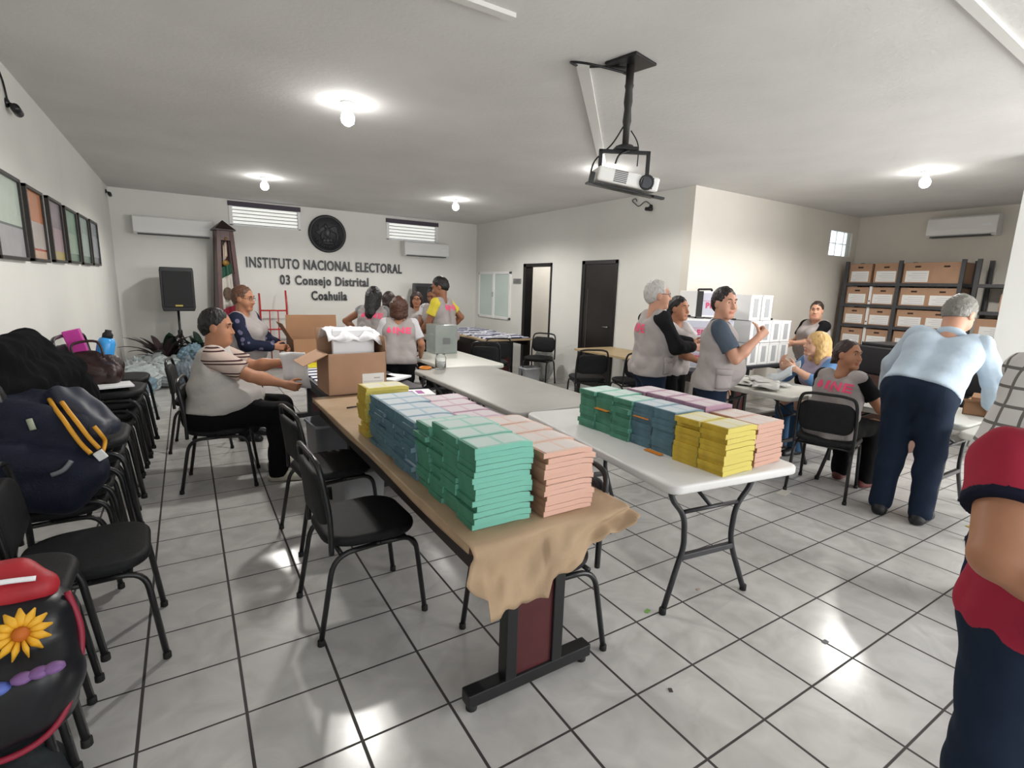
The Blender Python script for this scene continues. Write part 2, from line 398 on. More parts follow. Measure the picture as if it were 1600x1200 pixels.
# ---------------------------------------------------------------- tables
burg = M('burgundy_laminate', '#4a1f22', .35, var=.1, vs=8)
grey_met = M('grey_steel', (.05, .05, .055), .35)
def conference(name, label, x0, x1, y0, y1, top_m, z=.745, over=.12, panel=True):
    t = thing(name, label, 'table', ((x0+x1)/2, (y0+y1)/2, 0)); w, l = (x1-x0)/2, (y1-y0)/2
    MB().box(-w, -l, z-.035, w, l, z).build('tabletop', top_m, t, bevel=.006)
    for s in (-1, 1):
        y = s*(l-over)
        mb = MB(); mb.box(-.135, y-.03, .08, -.085, y+.03, z-.035); mb.box(.085, y-.03, .08, .135, y+.03, z-.035); mb.box(-.2, y-.028, z-.07, .2, y+.028, z-.035)
        lg = mb.build('leg', black_m, t, bevel=.004)
        MB().box(-.085, y-.018, .08, .085, y+.018, z-.07).build('leg_panel', burg, lg)
        ft = MB().box(-w*.86, y-.03, .03, w*.86, y+.03, .085).build('foot_beam', black_m, t, bevel=.006)
        for q in (-1, 1): MB().lathe([(.018, 0), (.022, .004), (.022, .02), (.012, .022), (.012, .032)], (q*w*.78, y, 0), 12).build('glide', rub, ft)
    for q in (-1, 1): MB().box(q*(w-.045)-.012, -l+.03, z-.125, q*(w-.045)+.012, l-.03, z-.035).build('apron', M('dark_apron', '#1d1413', .5, var=.1), t)
    if panel: MB().box(-.012, -l+over, .30, .012, l-over, z-.035).build('modesty_panel', M('dark_panel', '#2a1718', .45, var=.1), t)
    return t
BT = (.735, 1.42, 1.38, 3.86)
conference('conference_table', 'long conference table under brown paper, carrying the nearest coloured ballot stacks', *BT, M('table_laminate', '#6b3a2a', .4))
# brown paper cover: sheet over the top with torn hanging front end
def sheet(name, grid, m, parent=None, th=.0):
    nx, ny = len(grid), len(grid[0]); mb = MB()
    mb.add([p for r in grid for p in r], [(i*ny+j, (i+1)*ny+j, (i+1)*ny+j+1, i*ny+j+1) for i in range(nx-1) for j in range(ny-1)], 0, True)
    o = mb.build(name, m, parent)
    if th:
        md = o.modifiers.new('s', 'SOLIDIFY'); md.thickness = th; md.offset = 0
    return o
g = []
zt = .748
NX = 57
for i in range(NX):
    u = i/(NX-1); x = BT[0]-.012+(BT[1]-BT[0]+.024)*u
    drop = .11+.5*u if u < .10 else .235 if u < .13 else .245+.02*u if u < .44 else .19 if u < .50 else .19-(u-.50)*.36
    drop += .010*math.sin(u*23)+.006*math.sin(u*61)
    drop = max(drop, .028)
    row = []
    for y in np.linspace(BT[3], BT[2]-.008, 40): row.append((x, y, zt+.0015+.0015*math.sin(y*17+x*9)*math.sin(x*14)))
    for k in range(1, 13):
        q = k/12; row.append((x+.012*math.sin(q*4+u*5)-(.02*q if u < .12 else 0), BT[2]-.012-.035*q**1.5*(1+.5*math.sin(u*15))-.012*math.sin(q*7+u*8)-.008*math.sin(u*37+q*11)*q, zt-drop*q))
    g.append(row)
kp = sheet('paper_cover', g, kraft, None, .0015); tag(kp, 'brown kraft paper covering the nearest table, torn and hanging at its front end', 'paper')
for sx, x in ((-1, BT[0]), (1, BT[1])):
    gg = []
    for y in np.linspace(BT[2]+.002, BT[3], 46):
        dr = .034+.006*math.sin(y*5+sx)
        if sx > 0 and y < 1.62: dr += .05*(1.62-y)/.2
        gg.append([(x+sx*(.006+.004*q), y, zt+.002-dr*q) for q in (0, .35, .7, 1)])
    sheet('paper_edge', gg, kraft, kp, .0012)
# folding tables
ftop = M('folding_table_plastic', (.72, .72, .71), .42, var=.03, vs=4, bump=.03, bs=150)
gtop = M('grey_table_plastic', (.37, .36, .335), .45, var=.04, vs=4, bump=.03, bs=150)
ltop = M('cream_table_plastic', (.66, .655, .60), .42, var=.03, vs=4, bump=.03, bs=150)
leg_m = M('charcoal_steel', (.03, .03, .034), .38)
def folding(label, c, L_, W_, rz, m, z=.74, legs=True):
    """long axis = local y"""
    t = thing('folding_table', label, 'table', (c[0], c[1], 0), rz)
    MB().loft(slab_rings(rrect(W_, L_, .06, 6), z-.045, z, .012)).build('tabletop', m, t)
    for s in (-1, 1):
        y = s*(L_/2-.16)
        for q in (-1, 1):
            pts = [(q*.29, y, z-.045), (q*.27, y-s*.0, .60), (q*.175, y, .50), (q*.16, y, .33), (q*.19, y, .24), (q*.28, y+s*.02, .012)]
            l = MB().tube(round_path(pts, .06, 5), .0145, 10).build('leg', leg_m, t)
            MB().lathe([(.015, 0), (.018, .002), (.018, .03), (.015, .034)], (q*.28, y+s*.02, 0), 10).build('foot_cap', rub, l)
        MB().tube([(-.18, y, .52), (.18, y, .52)], .011, 8).build('crossbar', leg_m, t)
        mb = MB(); mb.box(-.172, y-.014, .262, .172, y+.014, .292); mb.build('stretcher', leg_m, t, bevel=.004)
        MB().tube(round_path([(0, y, .52), (0, y-s*.16, .60), (0, y-s*.30, z-.05)], .05), .010, 8).build('folding_brace', leg_m, t)
        MB().box(-.30, y-.02, z-.058, .30, y+.02, z-.045).build('leg_rail', leg_m, t)
    MB().box(-W_/2-.001, L_/2-.35, z-.03, -W_/2+.004, L_/2-.27, z-.018).build('handle_slot', black_m, t)
    return t
folding('white folding table carrying coloured ballot stacks, right of the brown-papered table', (2.26, 2.10), 1.46, .84, R(-7), ftop)
folding('long grey folding table between the white table and the group at the back', (2.30, 3.86), 2.0, .86, R(-1), gtop)
folding('pale folding table in front of the group at the back, beyond the grey one', (2.62, 5.52), 1.3, .74, R(-1), ltop)
folding('cream folding table with grey bags, in front of the blonde woman', (4.66, 2.86), 1.0, .76, 0, ltop)
folding('cream folding table under the arms of the bending man', (4.90, 1.80), 1.12, .76, 0, ltop)
folding('cream folding table at the right edge, in front of the person in plaid', (4.63, .62), 1.2, .76, 0, ltop)
conference('conference_table', 'dark conference table behind the seated women, loaded with white boxes', 4.62, 6.75, 3.66, 4.44, M('dark_table_top', '#23252c', .4), panel=False)
conference('conference_table', 'conference table covered in loose ballots near the frosted window', 4.05, 4.95, 7.25, 9.55, M('pale_table_top', '#c0a987', .45))
conference('conference_table', 'long table against the back wall covered with white ballots', 1.6, 4.0, 9.45, 10.2, M('pale_table_top', '#c0a987', .45), panel=False)
conference('conference_table', 'dark conference table beyond the cardboard boxes, covered with white booklets', .86, 1.62, 3.95, 6.3, M('dark_table_top', '#23252c', .4))
t = thing('desk', 'small beige desk in front of the closed dark door', 'desk', (5.12, 5.25, 0))
MB().box(-.36, -.62, .71, .36, .62, .74).build('desktop', M('beige_laminate', '#b9a27c', .45, var=.05), t, bevel=.004)
for x in (-.3, .3):
    for y in (-.55, .55): MB().box(x-.02, y-.02, 0, x+.02, y+.02, .71).build('leg', black_m, t)
# ---------------------------------------------------------------- ballot booklets
PAL = {'green': ('#74b5a2', '#45826a', '#9fd0c3'), 'blue': ('#7f9aa8', '#4f717e', '#a3bccd'), 'yellow': ('#d6c768', '#bda235', '#e2d88c'), 'purple': ('#b694a6', '#98748a', '#d0b2c2'), 'peach': ('#d2a896', '#b0846d', '#e4c8bb')}
def booklet_mesh(colr, w, d, h, seed, endcol=None):
    """pages (child-free block), printed cover panels; spine tape on the -x side"""
    rr = random.Random(seed); mb = MB(); nx, ny = 10, 6
    am, ph = rr.uniform(.004, .010), rr.uniform(-.4, .4); tw = rr.uniform(-.002, .002); hm_ = h*.93
    xs = [0, .06, .09, .18, .28, .38, .47, .53, .62, .72, .82, .93, 1.0]; ys = [0, .12, .88, 1.0]; PX = (2, 3, 4, 5, 7, 8, 9, 10)
    def zb_(u, v): return am*(u*u*math.sin(3.6*u+ph)+.25*math.sin(9*u+ph)*u)+tw*v
    def zt_(u, v): return hm_+zb_(u, v)
    V = []; 
    for u in xs:
        for v in ys: V.append((w*(u-.5), d*(v-.5), zt_(u, v)))
    n = len(V)
    for u in xs:
        for v in ys: V.append((w*(u-.5), d*(v-.5), zb_(u, v)))
    ny = len(ys); nx = len(xs); F = []; MI = []
    for i in range(nx-1):
        for j in range(ny-1):
            F.append((i*ny+j, (i+1)*ny+j, (i+1)*ny+j+1, i*ny+j+1)); MI.append(2 if (j == 1 and i in PX) else 1)
            F.append((n+i*ny+j, n+i*ny+j+1, n+(i+1)*ny+j+1, n+(i+1)*ny+j)); MI.append(1)
        for j in (0, ny-1):
            a, b = i*ny+j, (i+1)*ny+j; F.append((a, b, n+b, n+a)); MI.append(0)
    for i in (0, nx-1):
        for j in range(ny-1):
            a, b = i*ny+j, i*ny+j+1; F.append((a, b, n+b, n+a)); MI.append(0)
    for f, m in zip(F, MI): mb.f.append(f); mb.m.append(m); mb.sm.append(False)
    mb.v = V
    sp = MB().box(-w/2-.0012, -d/2+.0005, -.0, -w/2+.0006, d/2-.0005, h*.90, 0)
    sp.box(-w/2-.0012, -d/2+.0005, h*.90, -w/2+.012, d/2-.0005, hm_+.0016)
    return mb, sp
BPROTO = {}
def booklet(colr, var, w, d, h):
    key = (colr, var, w, d, h)
    if key not in BPROTO:
        base, spine, cov = PAL[colr]
        pm = M(colr+'_page_edges', base, .8)
        if pm.node_tree.nodes.get('Wave Texture') is None:
            nt, bs, N, L = nodes_of(pm); tc = N('ShaderNodeTexCoord'); wv = N('ShaderNodeTexWave'); wv.bands_direction = 'Z'; wv.inputs['Scale'].default_value = 160; wv.inputs['Distortion'].default_value = 3
            L(tc.outputs['Object'], wv.inputs['Vector']); c = hexc(base)
            L(mixc(nt, wv.outputs['Fac'], tuple(x*.82 for x in c), tuple(min(1, x*1.08) for x in c)), bs.inputs['Base Color'])
        cm = M(colr+'_cover', cov, .55, var=.04, vs=30); wp = M(colr+'_cover_panel', tuple(.6*a+.4*b for a, b in zip((.78, .78, .78), hexc(cov))), .6)
        mb, sp = booklet_mesh(colr, w, d, h, hash(key[1]) % 97+var)
        o = mb.build(colr+'_ballot_booklet', [pm, cm, wp]); s = sp.build('spine', M(colr+'_spine_tape', PAL[colr][1], .5, var=.12, vs=25), o)
        BPROTO[key] = o; o['category'] = 'booklet'
        return o
    return dup(BPROTO[key])
NB = {}
def stack(colr, x, y, z0, n, w, d, h, where, rz=0, base=None, group=None):
    """x,y = centre of the column"""
    v_ = rnd.randrange(4)
    for k in range(n):
        o = booklet(colr, v_, w, d, h)
        jx, jy = rnd.gauss(0, .007), rnd.gauss(0, .0022)
        o.location = (x+jx, y+jy, z0+k*h*1.0); o.rotation_euler = (0, 0, rz+rnd.gauss(0, .012))
        o['label'] = '%s booklet, %s of the %s' % (colr, ORD[n-1-k], where)
        o['group'] = group or colr+' ballot booklets'
        NB[colr] = NB.get(colr, 0)+1
ZB = .7515
CN = ['nearest', 'second-nearest', 'third-nearest', 'fourth-nearest', 'farthest']
D_, H_ = .129, .0212
for c in range(4): stack('green', .905+.0, 1.525+c*D_, ZB, 14-(c == 3), .235, D_-.003, H_, '%s green column on brown paper' % CN[c])
for c in range(5): stack('blue', .895, 2.055+c*D_, ZB, 12-(c > 2)*0, .23, D_-.003, H_, '%s blue column on brown paper' % CN[c])
stack('yellow', .90, 2.775, ZB, 13, .24, .15, H_, 'yellow column on brown paper')
for c in range(4): stack('peach', 1.175, 1.50+c*.138, ZB, 12, .225, .134, .0205, '%s peach column on brown paper' % CN[c])
for c in range(5): stack('purple', 1.19, 2.075+c*.14, ZB, 10, .235, .135, .0205, '%s purple column on brown paper' % CN[c])
# second table
for c in range(2): stack('yellow', 2.18, 1.478+c*.152, .7405, 9, .225, .145, .026, '%s yellow column on the white table' % ('nearest', 'farther')[c])
for c in range(2): stack('blue', 2.20, 1.80+c*.15, .7405, 9, .225, .144, .026, '%s blue column on the white table' % ('nearest', 'farther')[c])
for c in range(3): stack('green', 2.185, 2.10+c*.146, .7405, 9, .23, .14, .0262, '%s green column on the white table' % CN[c])
for c in range(2): stack('peach', 2.445, 1.49+c*.146, .7405, 9, .225, .14, .0245, '%s peach column on the white table' % CN[c])
for c in range(4): stack('purple', 2.44, 1.79+c*.146, .7405, 10, .23, .14, .0245, '%s purple column on the white table' % CN[c])
orng = M('orange_tag', '#e08a2a', .6)
for x, y, z, lab in ((2.068, 2.10, .90, 'orange slip sticking out of the nearest green column on the white table'), (2.082, 1.95, .90, 'orange slip across the farther blue column on the white table'), (2.05, 1.82, .7435, 'orange slip lying on the white table below the blue booklets'), (2.06, 2.25, .88, 'orange slip in the second green column on the white table')):
    tag(MB().box(-.012, -.055, 0, .02, .055, .004).build('paper_slip', orng, None, loc=(x, y, z)), lab, 'slip', 'orange slips')
# ---------------------------------------------------------------- lamps on the ceiling
bulb_m = M('lit_bulb', (1, .99, .96), .3, emit=60)
def bulb(x, y, label, p=100):
    t = thing('ceiling_lamp', label, 'lamp', (x, y, HC), 0, 'bare bulbs on the ceiling')
    MB().lathe([(.055, 0), (.055, -.012), (.035, -.03), (.028, -.045), (.022, -.05)], n=16).build('lamp_holder', white_pl, t)
    b = MB(); b.lathe([(.02, -.045), (.025, -.06), (.045, -.085), (.052, -.115), (.044, -.145), (.02, -.165)], n=16); b.build('bulb', bulb_m, t)
    l = bpy.data.lights.new('bulb_light', 'SPOT'); l.spot_size = R(168); l.spot_blend = .35; l.energy = p; l.shadow_soft_size = .06; l.color = (1, .97, .92)
    o = bpy.data.objects.new('bulb_light', l); COL.objects.link(o); o.parent = t; o.location = (0, 0, -.24)
bulb(1.0, 7.95, 'lit bare bulb on the ceiling above the left high window')
bulb(1.15, 4.30, 'lit bare bulb nearest the middle of the ceiling')
bulb(3.74, 7.77, 'lit bare bulb on the ceiling toward the back right corner')
bulb(4.12, 4.68, 'lit bare bulb on the ceiling just behind the projector', 50)
bulb(6.75, 2.60, 'lit bare bulb on the ceiling above the cardboard-box shelves', 130)
bulb(6.9, 8.1, 'added unseen bulb lighting the back office', 70)  # added out of view to brighten the office wall
# ---------------------------------------------------------------- projector on its ceiling mount
t = thing('projector', 'white projector hanging from the ceiling on a black pole', 'projector', (2.36, 2.52, HC))
t.rotation_euler = (0, 0, R(-28))
MB().box(-.11, -.11, -.016, .11, .11, 0, mat=Matrix.Rotation(R(40), 4, 'Z')).build('ceiling_plate', black_m, t, bevel=.004)
mb = MB(); mb.lathe([(.024, -.01), (.024, -.12), (.028, -.13), (.022, -.15), (.027, -.22), (.021, -.26), (.027, -.33), (.02, -.36), (.02, -.46), (.05, -.47), (.055, -.49), (.02, -.50)], n=14)
mb.build('pole', M('taped_pole', (.03, .027, .025), .5), t)
mb = MB(); mb.box(-.16, -.012, -.515, .16, .012, -.495); mb.box(-.16, -.012, -.66, -.14, .012, -.495); mb.box(.14, -.012, -.66, .16, .012, -.495); mb.box(-.07, -.06, -.50, .07, .06, -.485)
mb.build('bracket', black_m, t, bevel=.002)
tl = Matrix.Translation((0, 0, -.675)) @ Matrix.Rotation(R(9), 4, 'Y') @ Matrix.Rotation(R(5), 4, 'X')
body = MB().box(-.19, -.14, -.042, .19, .14, .04, mat=tl).build('body', M('projector_shell', (.83, .82, .79), .35), t, bevel=.016, seg=3)
MB().lathe([(.045, 0), (.045, .008), (.036, .009), (.033, .003), (.001, .003)], n=18, mat=tl @ Matrix.Translation((.11, -.141, .0)) @ Matrix.Rotation(PI/2, 4, 'X')).build('lens', black_m, body)
MB().box(.085, -.146, -.032, .15, -.1395, .032, mat=tl).build('lens_recess', M('lens_recess', (.02, .02, .025), .25), body)
for i in range(7): MB().box(-.09, -.1415, -.032+i*.010, -.01, -.139, -.026+i*.010, mat=tl).build('vent_slot', M('vent_dark', (.12, .12, .12), .6), body)
mb = MB(); mb.box(-.23, -.10, -.066, .2, .0, -.054, mat=tl); mb.box(-.23, -.12, -.066, -.2, -.09, .0, mat=tl); mb.box(.17, -.15, -.075, .24, -.10, -.06, mat=tl)
mb.build('tray', black_m, t, bevel=.003)
mb = MB()
mb.tube(smooth_path([(-.03, .0, -.03), (-.15, .05, -.012), (-.28, .08, -.01), (-.36, .02, -.012), (-.25, -.04, -.04), (-.03, .0, -.06)], 6), .007, 6)
mb.tube(smooth_path([(-.02, 0, -.36), (-.08, .02, -.46), (-.18, .02, -.56), (-.2, .05, -.66)], 6), .005, 6)
mb.tube(smooth_path([(.03, .0, -.38), (.08, 0, -.46), (.09, .02, -.58)], 6), .004, 6)
mb.tube(smooth_path([(.02, -.02, -.50), (-.04, -.03, -.53), (-.06, -.02, -.58)], 6), .006, 6)
mb.build('cable', black_m, t)
# security cameras
def cctv(label, loc, rz, cable):
    t = thing('security_camera', label, 'camera', loc, rz)
    MB().lathe([(.03, 0), (.03, .012), (.015, .02)], n=12, mat=Matrix.Rotation(PI/2, 4, 'Y')).build('base', black_m, t)
    MB().tube([(.01, 0, 0), (.06, 0, -.02)], .01, 8).build('arm', black_m, t)
    MB().tube([(.05, -.045, -.03), (.05, .06, -.045)], .026, 12).build('housing', black_m, t)
    if cable: MB().tube(smooth_path(cable, 6), .006, 6).build('cable', black_m, t)
cctv('black security camera with a looping cable high on the right wall', (XR, 5.36, 2.75), PI, [(.01, 0, .02), (.012, -.1, .08), (.012, -.22, .03), (.012, -.30, .07), (.012, -.36, .12), (.012, -.30, .14), (.012, -.27, .1)])
cctv('black security camera high on the left wall above the frames', (XL, 4.92, 2.68), 0, [(.01, 0, .01), (.01, -.06, .12), (.01, -.2, .2)])
cctv('small security camera in the back left ceiling corner', (XL, 10.2, 2.82), 0, None)
# ---------------------------------------------------------------- air conditioners
def aircon(label, loc, rz, w):
    t = thing('air_conditioner', label, 'air conditioner', loc, rz)   # local: back on y=0, front toward -y
    prof = [(0, 0), (-.17, .0), (-.205, .03), (-.215, .10), (-.205, .26), (-.18, .285), (0, .285)]
    mb = MB(); mb.loft([[(x, y, z) for y, z in prof] for x in (-w/2, -w/2+.01, w/2-.01, w/2)], smooth=False); b = mb.build('housing', M('aircon_shell', (.80, .80, .79), .3), t, bevel=.006)
    MB().box(-w/2+.05, -.20, -.004, w/2-.06, -.07, .012).build('air_outlet', M('outlet_dark', (.05, .05, .055), .5), t)
    MB().box(-w/2+.05, -.21, .004, w/2-.06, -.12, .012, mat=Matrix.Translation((0, 0, .0)) @ Matrix.Rotation(R(-6), 4, 'X')).build('flap', white_pl, t, bevel=.002)
    MB().box(w/2-.17, -.2165, .13, w/2-.06, -.2085, .155).build('display', M('aircon_display', (.88, .9, .92), .2), t)
aircon('white air conditioner on the back wall, left of the obelisk flag case', (-.08, YB, 2.24), 0, 1.1)
aircon('white air conditioner on the back wall below the right high window', (4.32, YB, 2.16), 0, .98)
aircon('white air conditioner high on the far right wall above the shelves', (XF, 3.16, 2.52), R(-90), .82)
# ---------------------------------------------------------------- sign on the back wall
let_m = M('dark_letters', (.035, .037, .042), .4, .3)
def sign_line(txt, x0, x1, zb, cap, nm):
    me = text_mesh(txt, cap/.69, .010, .005, 'LEFT', 1.12)
    xs = [v.co.x for v in me.vertices]; k = (x1-x0)/(max(xs)-min(xs)); mn = min(xs)
    for v in me.vertices: v.co = ((v.co.x-mn)*k+x0, YB-.022-v.co.z, zb+v.co.y)
    me.materials.clear(); me.materials.append(let_m); me.name = nm
    o = bpy.data.objects.new(nm, me); COL.objects.link(o); return o
k_ = YB/10.3
sg = thing('wall_lettering', 'raised dark lettering naming the institute on the back wall', 'sign', (0, 0, 0))
for txt, a, b, z, c in (('INSTITUTO NACIONAL ELECTORAL', .95, 3.83, 1.80, .175), ('03 Consejo Distrital', 1.49, 3.13, 1.515, .165), ('Coahuila', 2.03, 2.70, 1.235, .165)):
    o = sign_line(txt, a, b, z, c, 'lettering_line'); o.parent = sg
mb = MB()
# emblem
em = thing('wall_emblem', 'round black coat of arms plaque on the back wall above the lettering', 'emblem', (2.365, YB, 2.475))
er = Matrix.Rotation(PI/2, 4, 'X')
MB().lathe([(.30, 0), (.345, .005), (.345, .03), (.32, .045), (.30, .035), (.285, .03), (.28, .025), (.001, .025)], n=48, mat=er).build('disc', M('emblem_black', (.022, .023, .027), .42, .2), em)
rl = M('emblem_relief', (.055, .057, .064), .4, .3)
mb = MB()
def rball(x, z, rx, rz, d=.02): mb.ball((x, -.028, z), (rx, d, rz), 10)
rball(0, .03, .065, .10, .03); rball(-.03, .14, .04, .045, .03); mb.tube([(-.06, -.035, .14), (-.10, -.03, .115)], [.016, .004], 8)
for i in range(7): mb.tube(smooth_path([(.03, -.03, .08), (.12+.01*i, -.035, .13-.02*i), (.20-.006*i, -.03, .10-.038*i)], 3), [.02]*3+[.016]*3+[.006], 6)
for i in range(4): mb.tube([(-.04, -.03, .05), (-.10, -.03, .02-.03*i), (-.14+.01*i, -.03, -.04-.03*i)], [.02, .016, .006], 6)
mb.tube(smooth_path([(-.10, -.035, .10), (-.16, -.035, .15), (-.15, -.035, .06), (-.20, -.035, .02), (-.13, -.035, -.03)], 5), .010, 6)
rball(0, -.12, .05, .045); rball(-.06, -.12, .03, .04); rball(.06, -.11, .03, .045); rball(0, -.17, .12, .02)
mb.build('eagle_relief', rl, em)
mb = MB()
for i in range(15):
    a = R(195+i*11); c = Vector((.235*math.cos(a), -.03, .235*math.sin(a))); d = Vector((-math.sin(a), 0, math.cos(a)))
    for q in (-1, 1): mb.tube([c, c+d*.03+c.normalized()*.022*q], [.012, .003], 6)
mb.build('wreath_relief', rl, em)
# door sign
sn = MB().box(XR-.012, 8.62, 1.66, XR, 8.90, 1.76).build('door_sign', M('sign_grey', (.23, .23, .235), .4)); tag(sn, 'small grey plate sign on the wall beside the open office door', 'sign')
for q in range(3): MB().box(XR-.0135, 8.65, 1.685+q*.024, XR-.0118, 8.87-.04*q, 1.695+q*.024).build('sign_line', M('sign_text_grey', (.10, .10, .105), .5), sn)
# ---------------------------------------------------------------- framed posters on the left wall
def poster(label, ya, yb, za, zb, cols, group='framed posters on the left wall'):
    t = thing('picture_frame', label, 'framed poster', (XL, (ya+yb)/2, za), 0, group); w = (yb-ya)/2; h = zb-za
    mb = MB(); b = .024
    mb.box(0, -w, 0, .03, -w+b, h); mb.box(0, w-b, 0, .03, w, h); mb.box(0, -w, 0, .03, w, b); mb.box(0, -w, h-b, .03, w, h)
    mb.build('frame', M('frame_dark_wood', (.02, .016, .014), .35), t, bevel=.003)
    z = b
    for i, (hh, c) in enumerate(cols):
        z2 = z+(h-2*b)*hh
        MB().box(.004, -w+b, z, .014, w-b, z2).build('poster_band', M('poster_'+c, c, .22, spec=.6, var=.05, vs=9), t); z = z2
poster('largest framed poster, pale green, at the left edge of the photo', 4.18, 4.86, 1.655, 2.19, [(.38, 'a9a9ac'), (.03, '6d7572'), (.59, 'bcc9bd')])
poster('framed poster with an orange top band and white lower part', 5.0, 5.52, 1.66, 2.19, [(.12, 'c9a58c'), (.03, 'b0452c'), (.40, 'b9b1ab'), (.45, 'c07a4f')])
poster('framed poster in faded mauve and yellow, third along the wall', 5.72, 6.26, 1.67, 2.20, [(.15, 'b3a05f'), (.40, 'aa9299'), (.45, '8f8288')])
poster('framed poster with a plain green print, fourth along the wall', 6.42, 7.04, 1.68, 2.20, [(.15, '5f7f6b'), (.40, '90a894'), (.45, '7f9f8a')])
poster('framed poster in pale grey green, fifth along the wall', 7.18, 7.82, 1.68, 2.21, [(.15, '5d7466'), (.5, '96a6a0'), (.35, '8b9c98')])
poster('framed poster in grey blue, last one toward the back corner', 7.96, 8.58, 1.69, 2.22, [(.15, '5c6468'), (.5, '8d949a'), (.35, '7f878e')])
# ---------------------------------------------------------------- flag case, speakers, plants, hand truck
t = thing('flag_case', 'tall dark wooden obelisk case with the national flag inside', 'flag case', (.60, 10.12, 0), R(10))
wood = M('dark_red_wood', '#47201a', .35, var=.25, vs=9)
h0, b0, b1 = 2.36, .24, .125
def fr(z): return b0+(b1-b0)*z/h0
rings = lambda x0, x1, y0, y1: None
mb = MB()
for sx in (-1, 1):
    for sy in (-1, 1):
        q = [[(sx*fr(z), sy*fr(z), z), (sx*(fr(z)-.065), sy*fr(z), z), (sx*(fr(z)-.065), sy*(fr(z)-.065), z), (sx*fr(z), sy*(fr(z)-.065), z)] for z in (0, h0)]
        mb.loft(q, smooth=False)
mb.box(-b0, -b0, 0, b0, b0, .14); mb.box(-b1, -b1, h0-.16, b1, b1, h0)
mb.build('frame', wood, t, bevel=.004)
mb = MB(); mb.loft([[(s*fr(z)*.99*a-(.0), s*0+fr(z)*.9*b, z) for s, a, b in ((1, -1, 1), (1, 1, 1), (1, 1, .96), (1, -1, .96))] for z in (.14, h0-.1)], smooth=False)
mb.loft([[(-fr(z)*.96, -fr(z)*.97, z), (-fr(z)*.9, -fr(z)*.97, z), (-fr(z)*.9, fr(z)*.97, z), (-fr(z)*.96, fr(z)*.97, z)] for z in (.14, h0-.1)], smooth=False)
mb.build('back_panel', wood, t)
MB().loft([[(s*a, q*a, z) for s, q in ((-1, -1), (1, -1), (1, 1), (-1, 1))] for z, a in ((h0, b1+.03), (h0+.02, b1+.03), (h0+.17, .004))], smooth=False).build('cap', M('cap_wood', '#2a1815', .4), t)
def cloth(name, c, za, zb, par, x0=-1, x1=1):
    g = []
    for i in range(14):
        u = i/13; row = []
        for k in range(7):
            z = za+(zb-za)*k/6; w = fr(z)-.07; row.append(((x0+(x1-x0)*u)*w, -.02+.03*math.sin(u*12+z*2), z+.10*(u-.5)))
        g.append(row)
    return sheet(name, g, M(name+'_cloth', c, .7, var=.05), par, .003)
fl = cloth('flag_white', '#cfcac2', 1.10, 1.62, t); cloth('flag_green', '#2f5b48', 1.62, 1.80, t); cloth('flag_red', '#8a1f33', .5, 1.10, t)
cloth('ribbon', '#d9c9bd', 1.90, 2.16, t, -.45, .45); MB().ball((0, -.03, 1.84), (.06, .03, .05), 10).build('gold_tassel', M('dull_gold', '#8a6a2c', .4), t)
MB().ball((0, -.055, 1.33), (.075, .012, .11), 14).build('flag_emblem', M('emblem_brown', '#5c4a3c', .7, var=.3, vs=30), t)
MB().lathe([(.001, 0), (.02, .002), (.02, .012), (.001, .02)], n=12, mat=Matrix.Translation((0, -fr(2.22), 2.23)) @ er).build('knob', M('brass', '#b38a4a', .3, .8), t)
def speaker(label, loc, rz, stand=True, s=1):
    t = thing('loudspeaker', label, 'loudspeaker', loc, rz)
    w, d, h = .23*s, .19*s, .68*s
    mb = MB(); mb.loft([[(x*w*k, y, z) for x, y in ((-1, -d), (1, -d), (.72, d), (-.72, d))] for z, k in ((0, .93), (.06, 1), (h-.05, 1), (h, .96))], smooth=False)
    mb.build('cabinet', M('speaker_plastic', (.012, .012, .014), .45, bump=.1, bs=150), t, bevel=.015, seg=2)
    MB().box(-w*.85, -d-.012, .06, w*.85, -d+.004, h-.06).build('grille', M('speaker_grille', (.009, .009, .011), .5, bump=.4, bs=400), t, bevel=.01)
    MB().box(-.05, -d-.016, .075, .05, -d-.010, .10).build('badge', M('badge_gold', '#b0a04a', .4), t)
    return t
speaker('black loudspeaker on a tripod stand at the left of the back wall', (-.12, 9.95, 1.051), R(6))
t = thing('speaker_stand', 'black tripod stand under the left loudspeaker', 'stand', (-.12, 9.97, 0))
MB().tube([(0, 0, .25), (0, 0, 1.05)], .018, 10).build('pole', black_m, t); MB().lathe([(.03, .62), (.035, .64), (.035, .72), (.03, .74)], n=12).build('collar', black_m, t)
for k in range(3):
    a = R(40+120*k); MB().tube([(.03*math.cos(a), .03*math.sin(a), .66), (.38*math.cos(a), .38*math.sin(a), .012)], .012, 8).build('leg', black_m, t)
speaker('black loudspeaker against the back wall behind the woman with glasses', (4.12, 10.05, .93), R(-3))
t = thing('speaker_stand', 'black tripod stand under the right loudspeaker', 'stand', (4.12, 10.05, 0))
MB().tube([(0, 0, .25), (0, 0, .94)], .018, 10).build('pole', black_m, t)
for k in range(3):
    a = R(40+120*k); MB().tube([(.03*math.cos(a), .03*math.sin(a), .66), (.34*math.cos(a), .34*math.sin(a), .012)], .012, 8).build('leg', black_m, t)
t = thing('hand_truck', 'red hand truck frame standing against the back wall', 'hand truck', (1.33, 10.26, 0)); redm = M('red_enamel', '#b8292c', .4)
MB().tube(round_path([(-.22, 0, .05), (-.22, 0, 1.15), (-.22, .06, 1.34)], .05), .016, 8).build('upright', redm, t)
MB().tube(round_path([(.22, 0, .05), (.22, 0, 1.15), (.22, .06, 1.40)], .05), .016, 8).build('upright', redm, t)
for z in (1.04, .7, .35): MB().tube([(-.22, 0, z), (.22, 0, z)], .014, 8).build('crossbar', redm, t)
